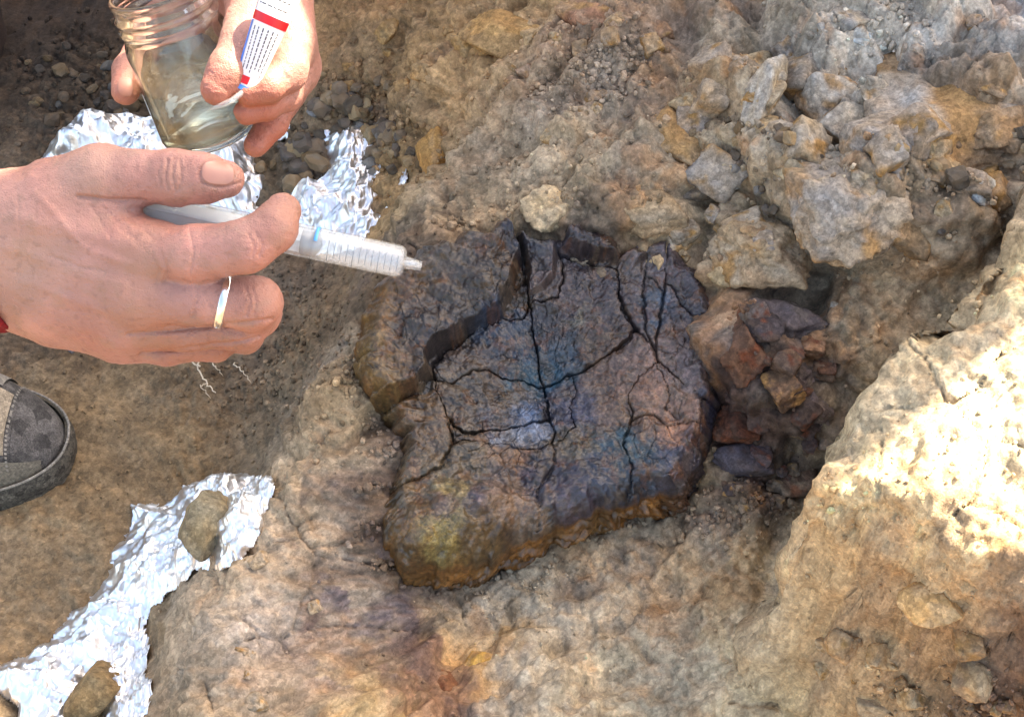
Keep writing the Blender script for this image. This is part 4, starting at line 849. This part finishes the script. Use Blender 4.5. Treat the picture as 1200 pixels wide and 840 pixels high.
# sleeve of the same arm
M_red = earthy('red_fleece', .95, .25, .5, 700, 1800, base=lin(112, 22, 26))
pth = [at(x, y, d) for x, y, d in ((30,328,.713),(8,323,.716),(-60,306,.72),(-160,312,.727),(-300,325,.742),(-520,350,.77))]
rad_ = np.array([58, 69, 86, 92, 100, 110]) * .72 / F
t = np.linspace(0, 5, 40); P = np.stack([np.interp(t, range(6), [p[k] for p in pth]) for k in range(3)], 1); R_ = np.interp(t, range(6), rad_) * (1 + .015 * np.sin(t * 11))
V, Q = tube(P, R_, 40, False); so = obj('sleeve', np_mesh('sleeve', V, Q), M_red); m = so.modifiers.new('t', 'SOLIDIFY'); m.thickness = .003; keep(so, person1)

# syringe
def glassy(name, rgb, rough, ior, trans=1.0):
    m, N, L, B = mat_new(name); B.inputs['Base Color'].default_value = (*rgb, 1); B.inputs['Roughness'].default_value = rough; B.inputs['IOR'].default_value = ior; B.inputs['Transmission Weight'].default_value = trans; return m
def thin_clear(name, tint, milk=0.0, rough=.03, ior=1.5, milk_col=(.85, .86, .86), refract=0.0, rior=1.45, f0=.04):
    """a thin clear wall: light passes straight through, the surface mirrors by its angle, some of it is milky"""
    m, N, L, B = mat_new(name); out = N['Material Output']; tr = N.new('ShaderNodeBsdfTransparent'); tr.inputs[0].default_value = (*tint, 1)
    B.inputs['Base Color'].default_value = (*milk_col, 1); B.inputs['Roughness'].default_value = .35; gl = N.new('ShaderNodeBsdfGlossy'); gl.inputs['Roughness'].default_value = rough
    lw = N.new('ShaderNodeLayerWeight'); lw.inputs[0].default_value = .5; pw = N.new('ShaderNodeMath'); pw.operation = 'POWER'; pw.inputs[1].default_value = 3.5; L.new(lw.outputs['Facing'], pw.inputs[0]); fr = N.new('ShaderNodeMath'); fr.operation = 'MULTIPLY_ADD'; fr.inputs[1].default_value = .65 * (ior - 1) * 2; fr.inputs[2].default_value = f0; L.new(pw.outputs[0], fr.inputs[0]); m1 = N.new('ShaderNodeMixShader'); m1.inputs[0].default_value = milk; L.new(tr.outputs[0], m1.inputs[1]); L.new(B.outputs[0], m1.inputs[2])
    m2 = N.new('ShaderNodeMixShader'); L.new(fr.outputs[0], m2.inputs[0]); L.new(m1.outputs[0], m2.inputs[1]); L.new(gl.outputs[0], m2.inputs[2]); L.new(m2.outputs[0], out.inputs[0])
    if refract:
        gb = N.new('ShaderNodeBsdfGlass'); gb.inputs['Color'].default_value = (*tint, 1); gb.inputs['Roughness'].default_value = 0; gb.inputs['IOR'].default_value = rior; m3 = N.new('ShaderNodeMixShader'); m3.inputs[0].default_value = refract; L.new(m2.outputs[0], m3.inputs[1]); L.new(gb.outputs[0], m3.inputs[2]); L.new(m3.outputs[0], out.inputs[0])
    return m
M_poly = thin_clear('frosted_polypropylene', (.97, .98, .98), .13, .2)
M_rod = plain('white_plastic', lin(226, 228, 226), .4)
M_rub = plain('grey_rubber', lin(96, 104, 110), .5)
s0 = at(146, 238, .701); s1 = at(474, 307.5, .709); ax = (s1 - s0); SL = np.linalg.norm(ax); ax /= SL; r0 = .0080
syr = empty('syringe', s0); tag(syr, 'clear plastic syringe held in the hand, its nozzle pointing at the bone', 'syringe')
prof = [(r0, .0), (r0, SL - .0035), (r0 - .0008, SL - .0012), (r0 - .002, SL), (.0034, SL + .0004), (.0030, SL + .001), (.0024, SL + .0085), (.0012, SL + .0086), (.0013, SL - .0008), (r0 - .0026, SL - .0014), (r0 - .0011, SL - .004), (r0 - .0011, .0)]
V, Q = lathe(prof, s0, ax, 64, True); keep(obj('barrel', np_mesh('barrel', V, Q), M_poly), syr)
def along(px): return (at(px, 238 + (px - 146) * 69.5 / 328, .701 + (px - 146) / 328 * .008) - s0) @ ax
ps = along(372)
V, Q = lathe([(0.0001, ps + .0025), (.0030, ps + .0018), (.0066, ps - .0005), (.0067, ps - .0018), (.0060, ps - .0026), (.0060, ps - .0042), (.0067, ps - .0052), (.0067, ps - .0078), (.0001, ps - .0079)], s0, ax, 48); keep(obj('plunger_seal', np_mesh('plunger_seal', V, Q), M_rub), syr)
parts = []; nx1 = np.cross(ax, UPV); nx1 /= np.linalg.norm(nx1); ny1 = np.cross(ax, nx1)
for e in (nx1, ny1):
    o_ = ny1 if e is nx1 else nx1; q = []
    for a_t in (-.02, ps - .0081):
        for s_, t_ in ((-1, -1), (1, -1), (1, 1), (-1, 1)): q.append(s0 + ax * a_t + e * s_ * .0058 + o_ * t_ * .0006)
    parts.append((np.array(q), np.array([[0, 1, 2, 3], [7, 6, 5, 4], [0, 4, 5, 1], [1, 5, 6, 2], [2, 6, 7, 3], [3, 7, 4, 0]])))
V, Q = merge(parts); keep(obj('plunger_rod', np_mesh('plunger_rod', V, Q, False), M_rod), syr)
M_blue = plain('blue_print', lin(70, 150, 215), .4)
V, Q = lathe([(r0 + .0001, ps - .0015), (r0 + .0003, ps - .0015), (r0 + .0003, ps + .0002), (r0 + .0001, ps + .0002)], s0, ax, 64, True)
cA = V.reshape(4, 64, 3).mean(0); kf = (cA - (s0 + ax * ps)) @ (UPV * 1.0 - FWD * .2) > .002
kk = np.nonzero(kf)[0]; qq = [(i * 64 + k, i * 64 + (k + 1) % 64, ((i + 1) % 4) * 64 + (k + 1) % 64, ((i + 1) % 4) * 64 + k) for i in range(4) for k in kk if (k + 1) % 64 in kk]
keep(obj('blue_mark', np_mesh('blue_mark', V, np.array(qq)), M_blue), syr)

M_grad = plain('grey_print', lin(120, 124, 128), .5)
for k in range(12):
    hgt = along(386) + k * .0031
    V, Q = lathe([(r0 + .00012, hgt), (r0 + .00012, hgt + .0003)], s0, ax, 64); cA = V.reshape(2, 64, 3)[0]
    ang = ((cA - (s0 + ax * hgt)) @ -FWD > (.003 if k % 4 == 0 else .0055)) & ((cA - (s0 + ax * hgt)) @ UPV < .003); kk = np.nonzero(ang)[0]
    qq = [(i_, (i_ + 1) % 64, 64 + (i_ + 1) % 64, 64 + i_) for i_ in kk if (i_ + 1) % 64 in kk]
    if qq: keep(obj('graduation', np_mesh('graduation', V, np.array(qq)), M_grad), syr)
# ------------------------------------------------------------------ jar, its liquid, the tube and the hand that holds them
M_glass = thin_clear('clear_glass', (.985, .992, .98), .0, .02, 1.5, (.9, .9, .86), .9, 1.48, .015); M_liq = thin_clear('pale_yellow_liquid', (.985, .98, .90), .0, .0, 1.03, (.8, .76, .5), .9, 1.34, .0)
jt = at(184, -14, .864); jb = at(250, 158, .920); ja = jt - jb; JL = np.linalg.norm(ja); ja /= JL; R0 = .0318
jar = empty('glass_jar', jb); tag(jar, 'open clear glass jar half full of pale liquid, held in a sunlit hand', 'jar')
outp = [(.0002, .0), (.020, .0), (.0275, .0006), (.0305, .003), (R0, .008), (R0, JL - .040), (R0 + .0003, JL - .034), (.0312, JL - .029), (.0300, JL - .026), (.0296, JL - .022), (.0312, JL - .0205), (.0312, JL - .0185), (.0298, JL - .017), (.0298, JL - .014), (.0312, JL - .0125), (.0312, JL - .0105), (.0298, JL - .009), (.0298, JL - .004), (.0306, JL - .003), (.0306, JL - .0008), (.0298, JL)]
inp = [(.0278, JL), (.0272, JL - .001), (.0272, JL - .024), (.0285, JL - .030), (R0 - .0026, JL - .040), (R0 - .0026, .011), (.0275, .0068), (.024, .0055), (.0002, .005)]
V, Q = lathe(outp + inp, jb, ja, 96); keep(obj('glass', np_mesh('glass', V, Q), M_glass), jar)
bm = bmesh.new(); V, Q = lathe([(.0002, .0049), (.024, .0054), (.02755, .0067), (R0 - .00252, .0109), (R0 - .00252, JL - .02), (.0002, JL - .02)], jb, ja, 96)
mm = np_mesh('liquid', V, Q); bm.from_mesh(mm); bmesh.ops.remove_doubles(bm, verts=bm.verts, dist=1e-5)
lv = (jb + ja * .046)
bmesh.ops.bisect_plane(bm, geom=bm.verts[:] + bm.edges[:] + bm.faces[:], plane_co=Vector(lv), plane_no=(0, 0, 1), clear_outer=True)
bmesh.ops.holes_fill(bm, edges=[e for e in bm.edges if e.is_boundary]); bm.to_mesh(mm); bm.free()
for p in mm.polygons: p.use_smooth = len(p.vertices) < 10
keep(obj('liquid', mm, M_liq), jar)
far = {'palm': [J((190,-300,1.02,72),(235,-150,.965,60),(285,-50,.92,46),(302,0,.888,35)), J((200,-290,1.02,72),(250,-140,.965,58),(318,-20,.918,42),(337,48,.888,33)), J((250,-130,.97,52),(320,10,.93,40),(346,80,.905,28)), J((245,-120,.975,50),(310,30,.94,38),(334,106,.92,24)), J((235,-110,.975,52),(225,-20,.968,46),(215,40,.968,36))],
       'digits': [(J((302,0,.886,34),(287,52,.866,28),(268,84,.855,25),(254,104,.8525,20)), .008), (J((337,50,.886,31),(338,82,.870,23),(314,102,.858,19),(292,109,.856,16.5)), .007),
                  (J((345,82,.904,27),(334,110,.884,19.5),(312,124,.870,17),(288,131,.865,15)), .006), (J((334,108,.918,23),(318,145,.912,17.5),(300,170,.905,15)), .006),
                  (J((215,42,.965,33),(176,50,.950,25),(152,82,.915,19.5),(147.5,106,.903,17)), .008)]}
me, V, Nn, f_far = hand_mesh('hand', far, .0015)
finish_hand(me, V, Nn, [(2.0,.0006,[(330,84),(338,92)]),(1.8,.0005,[(282,70),(292,78)])], [(252,106,.85,26,lin(166,101,85)),(300,110,.855,30,lin(164,101,82)),(300,130,.865,30,lin(161,95,74)),(310,160,.905,40,lin(161,91,70)),(148,100,.90,26,lin(167,108,91))], SKIN, 420)
person2 = empty('person', at(130, -520, 1.10)); tag(person2, 'sunlit left hand reaching down from the top edge, holding the jar and the labelled tube', 'person')
keep(obj('hand', me, M_skin), person2)
nail(f_far, at(146, 101, .893), at(147, 122, .892), RGT, 11 * .9 / F, 8.5 * .9 / F, person2)
pth = [at(x, y, d) for x, y, d in ((222,-185,.98),(190,-300,1.02),(130,-520,1.10))]; P = np.array([pth[0] + (pth[2] - pth[0]) * k / 19 for k in range(20)])
V, Q = tube(P, np.linspace(92, 110, 20) * .98 / F, 40, False); so = obj('sleeve', np_mesh('sleeve', V, Q), M_red); m = so.modifiers.new('t', 'SOLIDIFY'); m.thickness = .003; keep(so, person2)
# the same person's trouser legs, at the upper left corner
gl = [ground_hit(-62, 52)[0], ground_hit(-330, 120)[0]]
legs = []
for g in gl: legs.append([(g + [0, 0, -.01], .062), (g + [0, 0, .10], .068), (g + [-.02, .02, .45], .085), (g + [-.03, .08, .86], .10)])
def f_leg(P): return smin(chain(P, legs[0], .02), chain(P, legs[1], .02), .03) + .004 * np.sin(P[..., 2] * 60 + 2 * np.sin(P[..., 0] * 30)) * np.sin(P[..., 1] * 25 + P[..., 0] * 18)
A_ = np.array([a for l in legs for a, r in l]); lo = A_.min(0) - .13; n_ = np.ceil((A_.max(0) + .13 - lo) / .012).astype(int)
V, Q = surface_nets(f_leg(lo + .012 * np.stack(np.meshgrid(*[np.arange(k) for k in n_], indexing='ij'), -1)).astype(np.float32), lo, .012)
M_trs = earthy('brown_cloth', .95, .25, .4, 600, 1600, base=lin(54, 42, 36)); keep(obj('trousers', np_mesh('trousers', V, Q), M_trs), person2)
# labelled tube
t0 = at(346, -48, .836); t1 = at(285, 108, .850); ta = t1 - t0; TL = np.linalg.norm(ta); ta /= TL
te = np.cross(ta, FWD); te /= np.linalg.norm(te); tn = np.cross(te, ta)
if tn @ FWD > 0: tn = -tn
if te @ RGT < 0: te = -te
M_white = plain('white_label', lin(232, 230, 226), .45); M_bandred = plain('red_band', lin(206, 22, 30), .4); M_bl = plain('blue_band', lin(62, 128, 214), .4); M_ink = plain('dark_print', lin(70, 66, 70), .5)
glue = empty('tube', t0); tag(glue, 'white tube with a red band and blue edge tucked between the fingers holding the jar', 'tube')
def tube_r(s):                                      # half width and half thickness along the tube
    k = sstep(.35, 1.0, s); return .0125 - .0045 * s - .001 * k, .0105 * (1 - k) + .0016 * k
def tube_pt(s, th, off=0.0):
    a, b = tube_r(s); return t0 + ta * TL * s + te * (a + off) * math.cos(th) + tn * (b + off) * math.sin(th)
def tube_patch(name, s_a, s_b, th_a, th_b, mat, off=.00025, ns=10, nt=24):
    V = np.array([tube_pt(s_a + (s_b - s_a) * i / ns, th_a + (th_b - th_a) * j / nt, off) for i in range(ns + 1) for j in range(nt + 1)])
    a = (np.arange(ns)[:, None] * (nt + 1) + np.arange(nt)[None]).ravel(); Q = np.stack([a, a + 1, a + nt + 2, a + nt + 1], 1)
    return keep(obj(name, np_mesh(name, V, Q), mat), glue)
b0 = tube_patch('tube_body', 0, 1, 0, 2 * math.pi, M_white, 0, 40, 48)
def s_of(y): return (y + 48) / 156
tube_patch('red_band', s_of(19), s_of(29), .05, math.pi - .25, M_bandred, .0003)
tube_patch('blue_edge', s_of(30), s_of(96), math.pi - .62, math.pi + .3, M_bl, .0003, 16, 8)
tube_patch('blue_edge', s_of(-40), s_of(19), math.pi - .35, math.pi + .3, M_bl, .0003, 16, 8)
tube_patch('red_mark', s_of(90), s_of(99), 1.4, math.pi + .2, M_bandred, .0004)
tube_patch('blue_edge', s_of(101), s_of(106), 1.2, math.pi + .2, M_bl, .0004)
rp = random.Random(4)
for k in range(6):
    th = .65 + k * .30; s = s_of(34) + rp.random() * .01
    while s < s_of(86 - k % 3 * 4):
        ln = rp.uniform(.012, .035); tube_patch('print_line', s, s + ln, th, th + .07, M_ink, .0003, 1, 2); s += ln + rp.uniform(.005, .009)
for k in range(4):
    th = .7; s = s_of(-20 + k * 9.5)
    while th < 2.3:
        ln = rp.uniform(.1, .3); tube_patch('print_line', s, s + .009, th, th + ln, M_ink, .0003, 1, 3); th += ln + .07
V, Q = tube([tube_pt(1.0, math.pi / 2, -.001), at(272, 118, .848), at(258, 124, .849), at(248, 128, .851)], [.0018, .0018, .0016, .0012], 12); keep(obj('nozzle', np_mesh('nozzle', V, Q), M_poly), glue)

# ------------------------------------------------------------------ shoe at the left edge
SZ = float(terrain0(np.array([-.45]), np.array([.0]))[0])
tip = atz(77, 520, SZ + .02); SH = empty('shoe', (tip[0] - .12, tip[1], SZ)); tag(SH, 'grey and tan walking shoe, only its toe in view at the left edge', 'shoe')
def sw(s): return .052 * math.sqrt(max(0, 1 - (1 - min(s / .085, 1)) ** 2)) * (1 - .18 * sstep(.09, .17, np.array(s)).item() + .05 * sstep(.2, .26, np.array(s)).item()) * (1 if s < .25 else math.sqrt(max(.02, 1 - ((s - .25) / .04) ** 2)))
def shh(s): return .030 + .030 * float(sstep(0, .06, np.array(s))) + .05 * float(sstep(.08, .2, np.array(s)))
def shoe_surf(name, s0_, s1_, a0, a1, mat, off=0.0, ns=40, na=40, zb=.018, fn=None):
    V = []
    for i in range(ns + 1):
        s = s0_ + (s1_ - s0_) * i / ns
        for j in range(na + 1):
            a = a0 + (a1 - a0) * j / na; w = sw(s) + off; hgt = shh(s) * math.sqrt(max(.0, 1 - (1 - min(s / .07, 1)) ** 2.6)) + off
            c, s_ = math.cos(a), math.sin(a); c = math.copysign(abs(c) ** .75, c); s_ = abs(s_) ** .8
            V.append((tip[0] - s, tip[1] + w * c, SZ + zb + hgt * s_))
    a = (np.arange(ns)[:, None] * (na + 1) + np.arange(na)[None]).ravel(); Q = np.stack([a, a + 1, a + na + 2, a + na + 1], 1)
    return keep(obj(name, np_mesh(name, np.array(V), Q), mat), SH)
M_sh_d = earthy('dark_synthetic', .8, .7, .4, 110, 1500, base=lin(84, 79, 74)); M_sh_t = earthy('tan_mesh', .9, .5, .8, 160, 1400, base=lin(150, 134, 112)); M_sh_r = earthy('grey_rubber_rand', .65, .4, .3, 500, 1500, base=lin(106, 98, 84)); M_sh_s = earthy('sole_rubber', .9, .8, .6, 140, 900, base=lin(82, 76, 66)); M_sh_p = earthy('pale_piping', .8, .4, .3, 500, 1500, base=lin(132, 124, 112))
shoe_surf('upper', .001, .28, 0, math.pi, M_sh_d)
shoe_surf('toe_cap', .0008, .030, 0, math.pi, M_sh_d, .0012)
shoe_surf('tan_panel', .034, .2, 1.25, 2.35, M_sh_t, .0016)
shoe_surf('side_panel', .012, .2, 2.5, 3.1, M_sh_r, .0018)
shoe_surf('grey_strap', .042, .056, .3, 1.2, M_sh_p, .0022)
for k_ in range(26):
    a_s = .35 + k_ * .092; shoe_surf('stitch', .0318, .0332, a_s, a_s + .05, M_sh_p, .0019, 1, 2)
# sole: outline swept up
ss = np.concatenate([np.linspace(.0, .02, 14) ** 1, np.linspace(.022, .288, 50)])
o1 = [(tip[0] + .004 - s, tip[1] + (sw(s) + .004)) for s in ss] + [(tip[0] + .004 - s, tip[1] - (sw(s) + .004)) for s in ss[::-1]]
o1 = np.array(o1); n1_ = len(o1); Vs = []; prof_s = [(.0, -.012), (.0, .006), (.0015, .014), (.0, .022), (-.004, .026)]
cen_s = o1.mean(0)
for off, z in prof_s:
    d = o1 - cen_s; d /= np.linalg.norm(d, axis=1)[:, None]; p = o1 + d * off; Vs.append(np.column_stack([p, np.full(n1_, SZ + z)]))
Vs = np.concatenate(Vs); Q = np.array([(i * n1_ + k, i * n1_ + (k + 1) % n1_, (i + 1) * n1_ + (k + 1) % n1_, (i + 1) * n1_ + k) for i in range(len(prof_s) - 1) for k in range(n1_)])
keep(obj('sole', np_mesh('sole', Vs, Q), M_sh_s), SH)
P = np.array([(tip[0] + .0035 - s, tip[1] + sg * (sw(s) + .0032), SZ + .0275) for sg, q in ((1, ss[::-1]), (-1, ss)) for s in q]); V, Q = tube(P, .0011, 8); keep(obj('piping', np_mesh('piping', V, Q), M_sh_p), SH)
